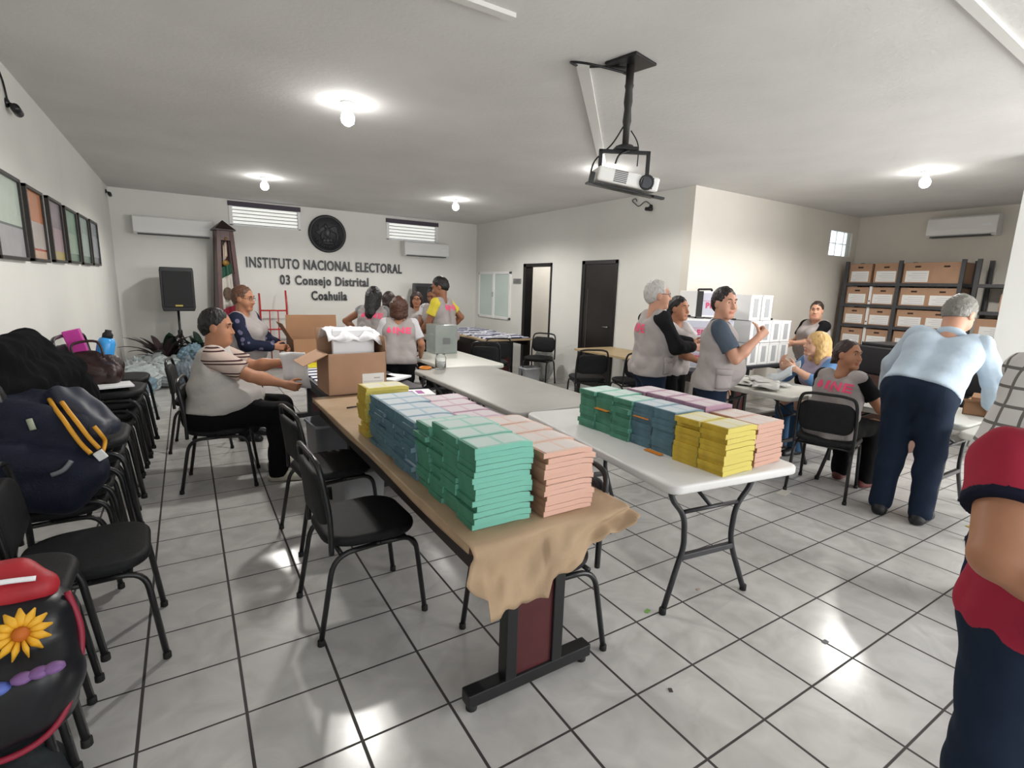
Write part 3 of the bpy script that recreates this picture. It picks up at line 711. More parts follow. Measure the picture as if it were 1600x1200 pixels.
for x in (-.07, .07): MB().tube([(x, 0, .1), (x, 0, 1.04)], .009, 8).build('bar', redm, t)
MB().box(-.2, -.22, .03, .2, 0, .04).build('toe_plate', redm, t)
for x in (-.27, .27): MB().lathe([(.01, -.03), (.1, -.03), (.11, -.02), (.11, .02), (.1, .03), (.01, .03)], (0, 0, 0), 18, mat=Matrix.Translation((x, .05, .11)) @ Matrix.Rotation(PI/2, 4, 'Y')).build('wheel', rub, t)
leafm = M('dark_green_leaf', '#22382c', .45, var=.25, vs=12); leafp = M('purple_brown_leaf', '#3a2a2e', .5, var=.3, vs=12)
def plant(label, loc, n, ln, wd, m, arch, seed):
    r = random.Random(seed); t = thing('potted_plant', label, 'plant', loc)
    MB().lathe([(.11, 0), (.15, .26), (.165, .26), (.165, .29), (.14, .29), (.13, .25), (.001, .25)], n=20).build('pot', M('clay_pot', '#4b3a33', .7), t)
    mb = MB()
    for k in range(n):
        a = 2*PI*k/n+r.uniform(-.3, .3); el = r.uniform(.75, 1.4); L_ = ln*r.uniform(.7, 1.1); prev = Vector((.03*math.cos(a), .03*math.sin(a), .25)); pts = [prev]
        for i in range(8):
            e = el-arch*i*L_*.35; prev = prev+Vector((math.cos(a)*math.cos(e), math.sin(a)*math.cos(e), math.sin(e)))*L_/8; pts.append(prev)
        s = Vector((-math.sin(a), math.cos(a), 0)); vs = []
        for i, p in enumerate(pts):
            u = i/8; w_ = wd*math.sin(PI*(.12+.88*u))**.8*(1 if i < 8 else .02); vs += [p-s*w_, p+Vector((0, 0, -.25*w_)), p+s*w_]
        fs = [(i*3+j, i*3+j+1, i*3+4+j, i*3+3+j) for i in range(8) for j in (0, 1)]
        mb.add(vs, fs, 0, True)
    f = mb.build('foliage', m, t); md = f.modifiers.new('s', 'SOLIDIFY'); md.thickness = .003
plant('potted plant with purplish leaves in the back left corner', (-.36, 9.62, 0), 20, .66, .05, leafp, .65, 3)
plant('green potted plant with broad leaves, right behind the speaker stand', (.16, 9.74, 0), 20, .72, .06, leafm, .7, 5)
plant('potted plant with one tall broad leaf, left behind the speaker stand', (-.26, 9.86, 0), 8, .66, .10, leafm, .5, 9)
# ---------------------------------------------------------------- implicit surfaces -> one continuous mesh (surface nets)
f32 = np.float32
def rc(a, b, ra, rb, k=.03): return ('rc', np.array(a, f32), np.array(b, f32), ra, rb, k)
def el(c, r, k=.03, A=None): return ('el', np.array(c, f32), np.array(r, f32), A, None, k)
def _bbox(p, off):
    if p[0] == 'rc':
        lo = np.minimum(p[1]-p[3], p[2]-p[4]); hi = np.maximum(p[1]+p[3], p[2]+p[4])
    else:
        rr = p[2] if p[3] is None else np.full(3, max(p[2])); lo = p[1]-rr; hi = p[1]+rr
    e = off+max(p[5], .01)+.02
    return lo-e, hi+e
def _dist(p, X, Y, Z):
    if p[0] == 'rc':
        a, b = p[1], p[2]; d = b-a; dd = float(d@d)+1e-9
        px, py, pz = X-a[0], Y-a[1], Z-a[2]
        h = np.clip((px*d[0]+py*d[1]+pz*d[2])/dd, 0, 1)
        return np.sqrt((px-h*d[0])**2+(py-h*d[1])**2+(pz-h*d[2])**2)-(p[3]+(p[4]-p[3])*h)
    c, r, A = p[1], p[2], p[3]; px, py, pz = X-c[0], Y-c[1], Z-c[2]
    if A is not None:
        q = [px*A[0][i]+py*A[1][i]+pz*A[2][i] for i in range(3)]
    else: q = [px, py, pz]
    k0 = np.sqrt(sum((q[i]/r[i])**2 for i in range(3)))+1e-6; k1 = np.sqrt(sum((q[i]/r[i]**2)**2 for i in range(3)))+1e-6
    return k0*(k0-1)/k1
def axis_pts(lo, hi, h, fine=(), hf=.006):
    out = [lo]; 
    while out[-1] < hi:
        x = out[-1]; s = h
        for a, b in fine:
            if x+h > a and x < b: s = hf
        out.append(x+s)
    return np.array(out, f32)
class SDF:
    def __init__(s): s.p = []; s.sub = []; s.cut = []; s.fn = []
    def mesh(s, name, mats, off=0, h=.012, fine=None, hf=.006, parent=None, paint=None):
        bb = [_bbox(p, off) for p in s.p]
        lo = np.min([b[0] for b in bb], 0); hi = np.max([b[1] for b in bb], 0)
        for c in s.cut:
            if len(c) > 2: lo = np.maximum(lo, c[2]); hi = np.minimum(hi, c[3])
        fine = fine or ((), (), ())
        ax = [axis_pts(lo[i]-.01, hi[i]+.01, h, fine[i], hf) for i in range(3)]
        Fd = np.full([len(a) for a in ax], 9, f32)
        def region(b):
            ix = [(max(0, np.searchsorted(ax[i], b[0][i])-1), min(len(ax[i]), np.searchsorted(ax[i], b[1][i])+1)) for i in range(3)]
            sl = tuple(slice(*q) for q in ix); return sl, np.meshgrid(*[ax[i][sl[i]] for i in range(3)], indexing='ij', sparse=True)
        for p, b in zip(s.p, bb):
            sl, (X, Y, Z) = region(b); d = (_dist(p, X, Y, Z)-off).astype(f32); D = Fd[sl]; k = p[5]
            hh = np.maximum(k-np.abs(D-d), 0)/k if k > 0 else 0
            Fd[sl] = np.minimum(D, d)-hh*hh*k*.25
        for p in s.sub:
            sl, (X, Y, Z) = region(_bbox(p, 0)); d = -_dist(p, X, Y, Z).astype(f32); D = Fd[sl]; k = p[5]
            hh = np.maximum(k-np.abs(D-d), 0)/k
            Fd[sl] = np.maximum(D, d)+hh*hh*k*.25
        G = np.meshgrid(*ax, indexing='ij', sparse=True)
        for fn in s.fn: Fd = (Fd+fn(*G)).astype(f32)
        for c in s.cut:            # (normal, offset): keeps n.x <= offset
            n, o = c[0], c[1]; Fd = np.maximum(Fd, (n[0]*G[0]+n[1]*G[1]+n[2]*G[2]-o).astype(f32))
        Fd[0] = Fd[-1] = 9; Fd[:, 0] = Fd[:, -1] = 9; Fd[:, :, 0] = Fd[:, :, -1] = 9
        V, Q = nets(Fd, ax)
        me = bpy.data.meshes.new(name); nv, nf = len(V), len(Q)
        me.vertices.add(nv); me.vertices.foreach_set('co', V.astype(f32).ravel()); me.loops.add(nf*4); me.loops.foreach_set('vertex_index', Q.astype(np.int32).ravel())
        me.polygons.add(nf); me.polygons.foreach_set('loop_start', np.arange(0, nf*4, 4, dtype=np.int32)); me.polygons.foreach_set('use_smooth', np.ones(nf, bool))
        for m in (mats if isinstance(mats, (list, tuple)) else [mats]): me.materials.append(m)
        if paint: me.polygons.foreach_set('material_index', paint(V[Q].mean(1)).astype(np.int32))
        me.update(); me.validate()
        o = bpy.data.objects.new(name, me); COL.objects.link(o)
        if parent: o.parent = parent
        return o
def nets(Fd, ax):
    ins = Fd < 0
    c = ins[:-1, :-1, :-1].astype(np.int8)
    c = sum(ins[i:ins.shape[0]-1+i, j:ins.shape[1]-1+j, k:ins.shape[2]-1+k].astype(np.int8) for i in (0, 1) for j in (0, 1) for k in (0, 1))
    act = (c > 0) & (c < 8); I = np.argwhere(act); idx = np.full(act.shape, -1, np.int64); idx[act] = np.arange(len(I))
    corner = [(i, j, k) for i in (0, 1) for j in (0, 1) for k in (0, 1)]
    val = {q: Fd[I[:, 0]+q[0], I[:, 1]+q[1], I[:, 2]+q[2]] for q in corner}
    P0 = np.stack([ax[d][I[:, d]] for d in range(3)], 1); P1 = np.stack([ax[d][I[:, d]+1] for d in range(3)], 1)
    acc = np.zeros((len(I), 3)); cnt = np.zeros(len(I))
    for a in corner:
        for d in range(3):
            if a[d]: continue
            b = list(a); b[d] = 1; b = tuple(b)
            va, vb = val[a], val[b]; m = (va < 0) != (vb < 0); t = np.where(m, va/np.where(m, va-vb, 1), 0)
            p = np.stack([P0[:, e] if not a[e] else P1[:, e] for e in range(3)], 1).astype(float); p[:, d] = P0[:, d]+(P1[:, d]-P0[:, d])*t
            acc += p*m[:, None]; cnt += m
    V = acc/np.maximum(cnt, 1)[:, None]
    Q = []
    for d in range(3):
        e, g = [(1, 2), (2, 0), (0, 1)][d]
        sl0 = [slice(None)]*3; sl1 = [slice(None)]*3; sl0[d] = slice(0, -1); sl1[d] = slice(1, None)
        A, B = ins[tuple(sl0)], ins[tuple(sl1)]; m = A != B
        E = np.argwhere(m); E = E[(E[:, e] > 0) & (E[:, g] > 0) & (E[:, e] < Fd.shape[e]-1) & (E[:, g] < Fd.shape[g]-1)]
        if not len(E): continue
        fl = A[E[:, 0], E[:, 1], E[:, 2]]
        def at(de, dg):
            q = E.copy(); q[:, e] -= de; q[:, g] -= dg; return idx[q[:, 0], q[:, 1], q[:, 2]]
        q = np.stack([at(1, 1), at(0, 1), at(0, 0), at(1, 0)], 1); q[~fl] = q[~fl][:, ::-1]
        Q.append(q)
    Q = np.concatenate(Q); Q = Q[(Q >= 0).all(1)]
    return V, Q
def wrinkle(amp, f, seed=0, axis=None):
    r = np.random.RandomState(seed); ks = [(r.normal(size=3)*f*(.6+.8*r.rand()), r.rand()*6) for _ in range(6)]
    if axis is not None:
        for i, (k, p) in enumerate(ks): k -= .75*np.array(axis)*(k@np.array(axis))
    def fn(X, Y, Z):
        s = 0
        for k, p in ks: s = s+np.sin(k[0]*X+k[1]*Y+k[2]*Z+p)
        return -amp*np.abs(s)*.5
    return fn
def blob(name, prims, m, off=0, h=.012, wr=None, parent=None, cut=None, loc=None):
    s = SDF(); s.p = prims
    if wr: s.fn.append(wr)
    if cut: s.cut += cut
    o = s.mesh(name, m, off, h, parent=parent)
    if loc: o.location = loc
    return o
# ---------------------------------------------------------------- bags, coats on the left
navy = M('navy_nylon', '#171b2b', .6, spec=.25, var=.2, vs=9, bump=.2, bs=120); yel = M('yellow_piping', '#d79a2b', .5)
coat = M('black_coat_cloth', (.006, .006, .007), .9, spec=.08, bump=.15, bs=14)
def pile(name, label, cat, prims, m, **k):
    o = blob(name, prims, m, **k); tag(o, label, cat); return o
pile('black_coat', 'black coat heaped over the chair backs at the left edge', 'coat',
     [rc((-.80, 3.30, 1.18), (-.74, 3.72, 1.19), .09, .08, .06), rc((-.78, 3.35, 1.02), (-.66, 3.85, 1.02), .13, .13, .08), rc((-.76, 3.45, .88), (-.62, 3.95, .86), .13, .12, .08), rc((-.80, 3.2, 1.05), (-.82, 3.05, .95), .08, .06, .06), rc((-.72, 3.9, 1.00), (-.62, 4.12, .86), .08, .08, .06)], coat, wr=wrinkle(.010, 26, 1), h=.012, cut=[((-1, 0, 0), .905)])
# navy backpack lying on the chair stack
bp_ = thing('backpack', 'navy backpack with yellow trim slumped over the stacked chairs at the left', 'backpack', (0, 0, 0))
blob('body', [rc((-.80, 3.32, .93), (-.62, 3.26, .93), .105, .095, .06), rc((-.76, 3.14, .90), (-.48, 3.06, .83), .125, .105, .06), rc((-.72, 2.98, .76), (-.46, 2.95, .68), .115, .095, .06), rc((-.70, 2.94, .64), (-.52, 2.92, .60), .09, .08, .05)], navy, wr=wrinkle(.006, 18, 4), h=.010, parent=bp_)
blob('front_pocket', [rc((-.56, 3.22, 1.00), (-.40, 3.02, .86), .045, .045, .04), rc((-.50, 3.26, .98), (-.36, 3.10, .86), .05, .045, .04)], M('slate_nylon', '#2a2e3d', .5, var=.1), wr=wrinkle(.004, 20, 6), h=.009, parent=bp_)
for pts, r_ in ((((-.582, 3.17, .994), (-.55, 3.08, .965), (-.508, 2.978, .930), (-.476, 2.945, .87), (-.452, 2.935, .822), (-.418, 2.905, .78)), .010), (((-.530, 3.12, .985), (-.495, 3.03, .955), (-.462, 2.970, .918), (-.425, 2.945, .85), (-.392, 2.945, .79)), .010), (((-.403, 2.965, .892), (-.380, 2.96, .85), (-.372, 2.985, .81), (-.378, 2.94, .775)), .009)):
    MB().tube(smooth_path(pts, 5), r_, 8).build('yellow_piping', yel, bp_)
MB().box(-.02, -.008, -.022, .02, .008, .022, mat=Matrix.Translation((-.385, 2.915, .765)) @ Matrix.Rotation(R(-30), 4, 'Y')).build('buckle', M('white_tag', (.8, .8, .8), .4), bp_, bevel=.004)
MB().tube([(-.625, 2.985, .945), (-.612, 2.965, .90)], .012, 8).build('zip_pull', M('pale_zip', '#9aa08a', .4), bp_)
MB().tube(smooth_path([(-.55, 2.845, .72), (-.51, 2.845, .735), (-.48, 2.86, .77)], 4), .010, 8).build('grab_strap', M('grey_strap', '#707478', .5), bp_)
# brown handbag
hb_ = thing('handbag', 'dark brown leather handbag on the chair stack, holding a pink and a blue item', 'handbag', (-.60, 4.68, .79)); hb_.scale = (.78, .85, .9)
lea = M('brown_leather', '#2b1a18', .4, var=.3, vs=10, bump=.2, bs=60)
blob('body', [rc((-.13, -.10, .10), (.13, -.10, .10), .10, .09, .05), rc((-.10, .08, .12), (.12, .06, .12), .11, .10, .06), rc((-.1, 0, .22), (.1, 0, .21), .06, .06, .06)], lea, wr=wrinkle(.010, 22, 9), h=.011, parent=hb_, cut=[((0, 0, -1), -.003)])
MB().tube(smooth_path([(-.1, -.12, .24), (-.12, -.06, .34), (.05, -.05, .36), (.1, -.1, .24)], 6), .010, 8).build('handle', lea, hb_)
tag(MB().box(-.05, -.03, 0, .05, .03, .22, mat=Matrix.Translation((-.65, 4.70, .98)) @ Matrix.Rotation(R(-14), 4, 'Y')).build('pink_folder', M('magenta_plastic', '#c2409a', .3), bevel=.006), 'magenta pouch standing out of the brown handbag', 'pouch')
t = thing('water_bottle', 'blue bottle with black cap standing out of the brown handbag', 'bottle', (-.545, 4.70, .94)); t.rotation_euler = (0, R(12), 0)
MB().lathe([(.05, 0), (.055, .02), (.055, .16), (.045, .19), (.03, .20)], n=18).build('body', M('blue_plastic', '#3f9be0', .25), t)
MB().lathe([(.032, .195), (.032, .225), (.02, .24), (.02, .255)], n=14).build('cap', rub, t)
tag(MB().box(-.13, -.10, 0, .13, .10, .012).build('paper_stack', paper_w, loc=(-.50, 4.50, .812), rot=(0, 0, R(12))), 'white paper lying on the stacked chairs beside the brown handbag', 'paper')
# floral tote at the lower left
ft_ = thing('tote_bag', 'tote bag with red top and sunflower print at the lower left corner', 'tote bag', (-.425, 1.79, .125))
blob('body', [rc((-.20, .12, .44), (-.02, .10, .44), .12, .10, .06), rc((-.20, .02, .32), (-.01, .02, .32), .12, .10, .06), rc((-.20, .02, .22), (-.03, .02, .22), .11, .09, .06)], M('black_print_cloth', '#16171c', .35, var=.3, vs=14), wr=wrinkle(.006, 16, 2), h=.010, parent=ft_)
blob('red_flap', [rc((-.20, .11, .54), (-.01, .11, .545), .06, .05, .05), rc((-.22, .17, .57), (-.05, .16, .585), .045, .035, .05)], M('red_cloth', '#a8232d', .5, var=.15, vs=9), wr=wrinkle(.005, 18, 3), h=.010, parent=ft_)
MB().tube(smooth_path([(-.2, .05, .585), (-.1, .06, .605), (.0, .075, .59)], 5), .008, 6).build('white_trim', paper_w, ft_)
nn = Vector((.28, -.86, .43)).normalized(); ux = Vector((1, .3, 0)); ux = (ux-nn*ux.dot(nn)).normalized(); uz = nn.cross(ux)
def on_bag(x, z, lift=.012):
    c = Vector((x, .02, z)); yy = .02-.105 if z < .4 else .09-.10
    return Vector((x, yy, z))+nn*lift
mb = MB(); c0 = on_bag(-.03, .475)
for k in range(13):
    a = 2*PI*k/13; d = ux*math.cos(a)+uz*math.sin(a); mb.tube([c0+nn*.004+d*.015, c0+nn*.010+d*.042, c0-nn*.002+d*.068], [.008, .014, .003], 8, sy=.5)
mb.build('sunflower_petals', M('sunflower_yellow', '#e8ae2e', .5), ft_)
MB().ball(c0+nn*.012, (.02, .02, .02), 10).build('sunflower_centre', M('sunflower_orange', '#c2651e', .6), ft_)
mb = MB()
for q in (-.13, -.10, -.07): mb.ball(on_bag(q, .375, .010), (.028, .022, .016), 10)
mb.build('blue_petals', M('blue_print', '#5a6fc0', .5), ft_)
mb = MB()
for q in (-.02, .015, .045): mb.ball(on_bag(q, .39+.1*q, .010), (.026, .022, .014), 10)
mb.build('purple_petals', M('purple_print', '#7d5a90', .5), ft_)
MB().ball(on_bag(-.13, .46, .004), (.022, .014, .014), 8).build('orange_petals', M('sunflower_orange', '#c2651e', .6), ft_)
MB().tube(smooth_path([(-.22, -.085, .20), (-.08, -.09, .165), (.02, -.06, .19), (.07, .0, .28), (.085, .06, .40), (.06, .09, .52)], 6), .009, 8).build('red_piping', M('red_piping', '#8f2036', .5), ft_)
pile('dark_jacket', 'dark slate jacket bundled below the sunflower tote at the lower left', 'jacket', [rc((-.64, 1.80, .06), (-.50, 1.81, .06), .11, .10, .06), rc((-.62, 1.80, .14), (-.50, 1.81, .14), .09, .08, .06), rc((-.62, 1.74, .04), (-.52, 1.76, .04), .10, .09, .06)], M('slate_cloth', '#262b2d', .8, bump=.3, bs=16), wr=wrinkle(.008, 20, 5), cut=[((0, 0, -1), -.004)])
# ---------------------------------------------------------------- clear plastic bags in the back left corner
bagm = M('clear_plastic_film', '#cfd8da', .2, trans=.35, var=.12, vs=9, bump=.5, bs=25); bagb = M('blue_plastic_film', '#86a3b3', .22, trans=.3, var=.2, vs=9, bump=.5, bs=25)
bagd = M('slate_plastic_film', '#76828c', .3, trans=.2, var=.2, vs=7, bump=.5, bs=25); bagg = M('clear_bag_film', '#d6d8d6', .2, trans=.4, var=.1, vs=8, bump=.5, bs=22)
bags = [(-.72, 9.35, .18, bagm, 'crumpled clear plastic bag against the left wall in the back corner'), (-.45, 9.40, .22, bagm, 'puffed clear plastic bag in front of the potted plants'), (-.12, 9.50, .21, bagm, 'clear plastic bag below the loudspeaker stand'),
        (.02, 9.35, .13, bagb, 'blue plastic bag on top of the clear bags heap'), (-.62, 8.75, .19, bagm, 'clear plastic bag at the near left of the bag heap'), (-.30, 8.90, .20, bagm, 'clear plastic bag in the middle of the bag heap'), (-.08, 8.85, .20, bagd, 'slate grey plastic bag at the near right of the bag heap'),
        (-.55, 8.20, .14, bagb, 'teal plastic bag lying nearest of the bag heap on the floor'), (-.70, 7.6, .16, bagd, 'dark plastic bag by the left wall beyond the stacked chairs'), (-.60, 7.1, .15, bagm, 'clear plastic bag by the left wall just beyond the stacked chairs')]
for i, (x, y, r_, m, lab) in enumerate(bags):
    q = random.Random(i); z = r_*.85 if i != 3 else .40
    pr = [el((x+q.uniform(-.08, .08), y+q.uniform(-.08, .08), z+q.uniform(-.04, .06)), (r_*q.uniform(.75, 1.1), r_*q.uniform(.7, 1), r_*q.uniform(.7, .95)), .06) for _ in range(4)]
    pr.append(rc((x, y, z+r_*.6), (x+.04, y-.05, z+r_*1.25), .05, .02, .05))
    o = blob('plastic_bag', pr, m, wr=wrinkle(.020, 38, i), h=.011, cut=[((0, 0, -1), -.004), ((-1, 0, 0), .905)]); tag(o, lab, 'plastic bag')
tag(blob('plastic_bag', [el((5.22, 7.25, .24), (.17, .17, .24), .08), el((5.24, 7.27, .42), (.15, .15, .18), .08), rc((5.23, 7.25, .52), (5.2, 7.2, .64), .07, .03, .06)], bagg, wr=wrinkle(.012, 26, 31), h=.016, cut=[((0, 0, -1), -.004)]), 'tall clear plastic bag standing beside the open office door', 'plastic bag')
tag(blob('plastic_bag', [el((4.08, 3.10, .22), (.13, .13, .22), .06), el((4.10, 3.12, .42), (.12, .12, .16), .06)], bagg, wr=wrinkle(.010, 30, 33), h=.014, cut=[((0, 0, -1), -.004)]), 'clear plastic bag on the floor between the thumbs-up man and the woman behind him', 'plastic bag')
# ---------------------------------------------------------------- cardboard boxes
lab_m = M('label_paper', (.80, .80, .79), .6); ink = M('printed_ink', (.12, .12, .13), .7)
def open_box(label, loc, rz, w, d, h, flaps, sticker=None, m=card):
    t = thing('cardboard_box', label, 'cardboard box', loc, rz); e = .006
    mb = MB(); mb.box(-w/2, -d/2, 0, w/2, d/2, e); mb.box(-w/2, -d/2, 0, w/2, -d/2+e, h); mb.box(-w/2, d/2-e, 0, w/2, d/2, h); mb.box(-w/2, -d/2, 0, -w/2+e, d/2, h); mb.box(w/2-e, -d/2, 0, w/2, d/2, h)
    mb.build('carton', m, t)
    for side, ang, ln in flaps:
        if side in 'lr':
            s = -1 if side == 'l' else 1; A = Matrix.Translation((s*w/2, 0, h)) @ Matrix.Rotation(s*ang, 4, 'Y'); MB().box(-e/2, -d/2+.004, 0, e/2, d/2-.004, ln, mat=A).build('flap', m, t)
        else:
            s = -1 if side == 'f' else 1; A = Matrix.Translation((0, s*d/2, h)) @ Matrix.Rotation(-s*ang, 4, 'X'); MB().box(-w/2+.004, -e/2, 0, w/2-.004, e/2, ln, mat=A).build('flap', m, t)
    if sticker:
        x, z, sw, sh = sticker; s = MB().box(x, -d/2-.0015, z, x+sw, -d/2-.0002, z+sh).build('sticker', lab_m, t)
        mb = MB()
        for i in range(4): mb.box(x+.01+(.08 if i == 3 else 0), -d/2-.0025, z+.014+i*.022, x+sw-.012-.02*(i % 2), -d/2-.0014, z+.017+i*.022+(.006 if i == 3 else 0))
        mb.build('sticker_print', M('pale_ink', (.45, .45, .47), .7) if True else ink, s)
    return t
open_box('open cardboard box with a white sticker at the far end of the brown-papered table', (1.06, 4.04, ZB), R(2), .44, .34, .31, [('l', R(115), .19), ('b', R(8), .17), ('r', R(-4), .12)], (.03, .03, .17, .12))
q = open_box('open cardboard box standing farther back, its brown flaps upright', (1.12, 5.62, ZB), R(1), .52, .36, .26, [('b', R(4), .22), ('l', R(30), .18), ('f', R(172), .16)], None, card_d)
t = thing('paper_bundle', 'tall bundle of white paper sticking up out of the stickered cardboard box', 'paper', (1.06, 4.06, ZB+.01), R(2))
for k in range(5):
    MB().box(-.155+.012*k, -.10+k*.045, 0, .16-.01*k, -.062+k*.045, .46+.012*math.sin(k*2.1), mat=Matrix.Rotation(R(-2+k), 4, 'X')).build('paper_sheaf', paper_w, t, bevel=.003)
g = [[(-.20+.03*i, -.14+.03*j+.02*math.sin(i), .475+.012*math.sin(i*1.3+j)-.0035*(j-5)**2+(-.012*(i-11) if i > 11 else 0)) for j in range(11)] for i in range(15)]
sheet('paper_sheet', g, paper_w, t, .004)
# grey storage boxes and clear tote under the brown-papered table
storm = M('clear_tote_plastic', '#8f9296', .3, trans=.35, var=.1)
def tote(label, loc, rz, w, d, h, m):
    t = thing('storage_box', label, 'storage box', loc, rz); r1 = rrect(w*.9, d*.9, .03); r2 = rrect(w, d, .035)
    MB().loft([[(x, y, 0) for x, y in r1], [(x, y, h) for x, y in r2], [(x*1.05, y*1.05, h) for x, y in r2], [(x*1.05, y*1.05, h-.02) for x, y in r2]], caps=False).build('tub', m, t)
    MB().loft([[(x*.985, y*.985, .006) for x, y in r1], [(x*.97, y*.97, .008) for x, y in r1]]).build('base', m, t)
    for q in (-.3, .1): MB().box(-w*.35, d*q, .012, w*.3, d*(q+.22), h*.8, mat=Matrix.Rotation(R(6), 4, 'X')).build('folder', M('grey_folder', '#b7b8ba', .6), t)
    return t
tote('clear plastic tub of papers on the floor beneath the brown-papered table', (.93, 3.46, 0), R(8), .30, .30, .34, storm)
tote('grey tub beyond the clear tub, under the dark booklet table', (.98, 4.30, 0), R(4), .40, .34, .46, M('grey_tub_plastic', '#7d7f86', .4, var=.1))
# ---------------------------------------------------------------- loose white ballots / booklets on the far tables
bw = M('ballot_white', (.74, .74, .80), .65, var=.04, vs=20); bb = M('ballot_blue_edge', '#3c4468', .6)
FB = []
def flat_booklet(x, y, z, rz, label, group, w=.20, d=.11, h=.012):
    if not FB:
        o = MB().box(-w/2, -d/2, 0, w/2, d/2, h).build('white_ballot_booklet', bw); s = MB().box(-w/2-.001, -d/2-.002, 0, w/2+.001, -d/2+.018, h+.001).build('blue_edge', bb, o); FB.append(o)
    else: o = dup(FB[0])
    o.location = (x, y, z); o.rotation_euler = (0, 0, rz); o['label'] = label; o['category'] = 'booklet'; o['group'] = group
    return o
for j in range(15):
    for i in range(4):
        flat_booklet(4.17+i*.22+rnd.gauss(0, .012), 7.32+j*.15+rnd.gauss(0, .012), .7455+.0*rnd.random(), rnd.gauss(0, .12), 'white ballot booklet laid out on the table near the frosted window', 'white booklets on the table near the frosted window')
        if rnd.random() < .6: flat_booklet(4.17+i*.22+rnd.gauss(0, .02), 7.32+j*.15+rnd.gauss(0, .02), .7585, rnd.gauss(0, .2), 'white ballot booklet laid out on the table near the frosted window', 'white booklets on the table near the frosted window')
for j in range(4):
    for i in range(10): flat_booklet(1.72+i*.235+rnd.gauss(0, .01), 9.56+j*.16, .7455, rnd.gauss(0, .12), 'white ballot booklet on the long table against the back wall', 'white booklets on the back wall table')
for j in range(11):
    for i in range(2): flat_booklet(.98+i*.24+rnd.gauss(0, .006), 4.36+j*.155, .7455, rnd.gauss(0, .05), 'white booklet in the rows on the dark table beyond the cardboard box', 'white booklets on the dark table', d=.11)
tag(MB().box(0, 0, 0, .34, .20, .02).build('yellow_folder', M('yellow_card', '#e3d62a', .5), loc=(.92, 5.20, .7585), rot=(0, 0, R(3))), 'bright yellow folder at the foot of the farther cardboard box', 'folder')
for i, (x, y, a) in enumerate(((1.36, 4.42, 10), (1.50, 4.36, 40), (1.40, 3.62, -8))):
    o = MB().box(-.15, -.105, 0, .15, .105, .03 if i == 2 else .016).build('paper_stack', paper_w, loc=(x, y, (.7585 if i < 2 else ZB)), rot=(0, 0, R(a)))
    tag(o, ('white papers beside the stickered box on the dark table', 'white papers at the right edge of the dark table, beside the stickered box', 'stack of white forms with magenta print behind the yellow booklets')[i], 'paper')
    if i == 2:
        for q in range(3): MB().box(-.11+.07*q, -.06+.03*(q % 2), .03, -.06+.07*q, .05, .0312).build('magenta_print', M('magenta_ink', '#9a3f92', .5), o)
MB_ = MB().tube([(0, 0, .006), (.10, .02, .006)], .005, 8).build('pen', black_m, loc=(.86, 3.42, ZB)); tag(MB_, 'dark pen lying on the brown paper in front of the stickered box', 'pen')
# jar, tape, bottle on the pale tables
t = thing('glass_jar', 'clear jar on the far end of the grey table', 'jar', (2.16, 4.80, .7405))
gl = M('jar_glass', (.93, .95, .95), .05, trans=.95, ior=1.3)
MB().lathe([(.05, 0), (.056, .01), (.056, .12), (.045, .14), (.045, .155), (.04, .155), (.04, .14), (.05, .12), (.05, .015), (.001, .012)], n=24).build('glass', gl, t)
MB().lathe([(.046, .014), (.047, .07), (.001, .075)], n=20).build('contents', M('jar_contents', (.72, .72, .70), .6), t)
t = tag(MB().tube([(.055*math.cos(a), .055*math.sin(a), .011) for a in np.linspace(0, 2*PI, 25)], .011, 8).build('tape_roll', M('orange_tape', '#d9852c', .4), loc=(2.02, 4.86, .741)), 'roll of orange tape beside the clear jar on the grey table', 'tape')
t = thing('water_bottle', 'small clear water bottle on the pale table, near the woman with short brown hair', 'bottle', (2.32, 6.22, .7405))
MB().lathe([(.03, 0), (.034, .01), (.032, .06), (.034, .12), (.03, .15), (.014, .185), (.014, .20)], n=18).build('bottle_body', gl, t); MB().lathe([(.016, .195), (.016, .22), (.001, .222)], n=12).build('cap', white_pl, t); MB().lathe([(.0345, .07), (.0345, .12)], n=18).build('bottle_label', M('blue_label', '#7c92a8', .5), t)
# ---------------------------------------------------------------- small floor litter
for x, y, w, d, a, c, lab, cat in ((1.86, 1.60, .035, .02, 20, '#7fae5a', 'green scrap on the floor between the two front tables', 'scrap'), (2.02, 2.62, .07, .02, 10, '#b6cf3c', 'lime strip on the floor beside the white table', 'scrap'), (4.05, 2.18, .16, .07, 12, '#c9c6bd', 'white paper slip on the floor left of the chair with the girl', 'paper slip'), (1.28, 1.85, .02, .012, 0, '#7b5a4c', 'brown crumb on the floor under the brown-papered table', 'scrap'), (1.55, 1.18, .02, .015, 60, '#453a3c', 'dark crumb on the floor in front of the white table', 'scrap'), (2.42, 1.02, .03, .02, 0, '#6f7173', 'dark stain-like scrap on the floor at the lower right', 'scrap'), (2.25, 1.60, .025, .015, 0, '#b09a92', 'beige crumb by the white table leg', 'scrap'), (4.72, 1.1, .22, .09, -20, '#b99a3e', 'yellow floor mark under the table at right', 'floor mark'), (5.05, 1.25, .14, .06, -10, '#b46a4a', 'orange floor mark under the table at right', 'floor mark')):
    tag(MB().box(-w/2, -d/2, 0, w/2, d/2, .0025).build('floor_scrap' if cat != 'paper slip' else 'paper_slip', M('scrap_'+c[1:], c, .7), loc=(x, y, .0005), rot=(0, 0, R(a))), lab, cat)
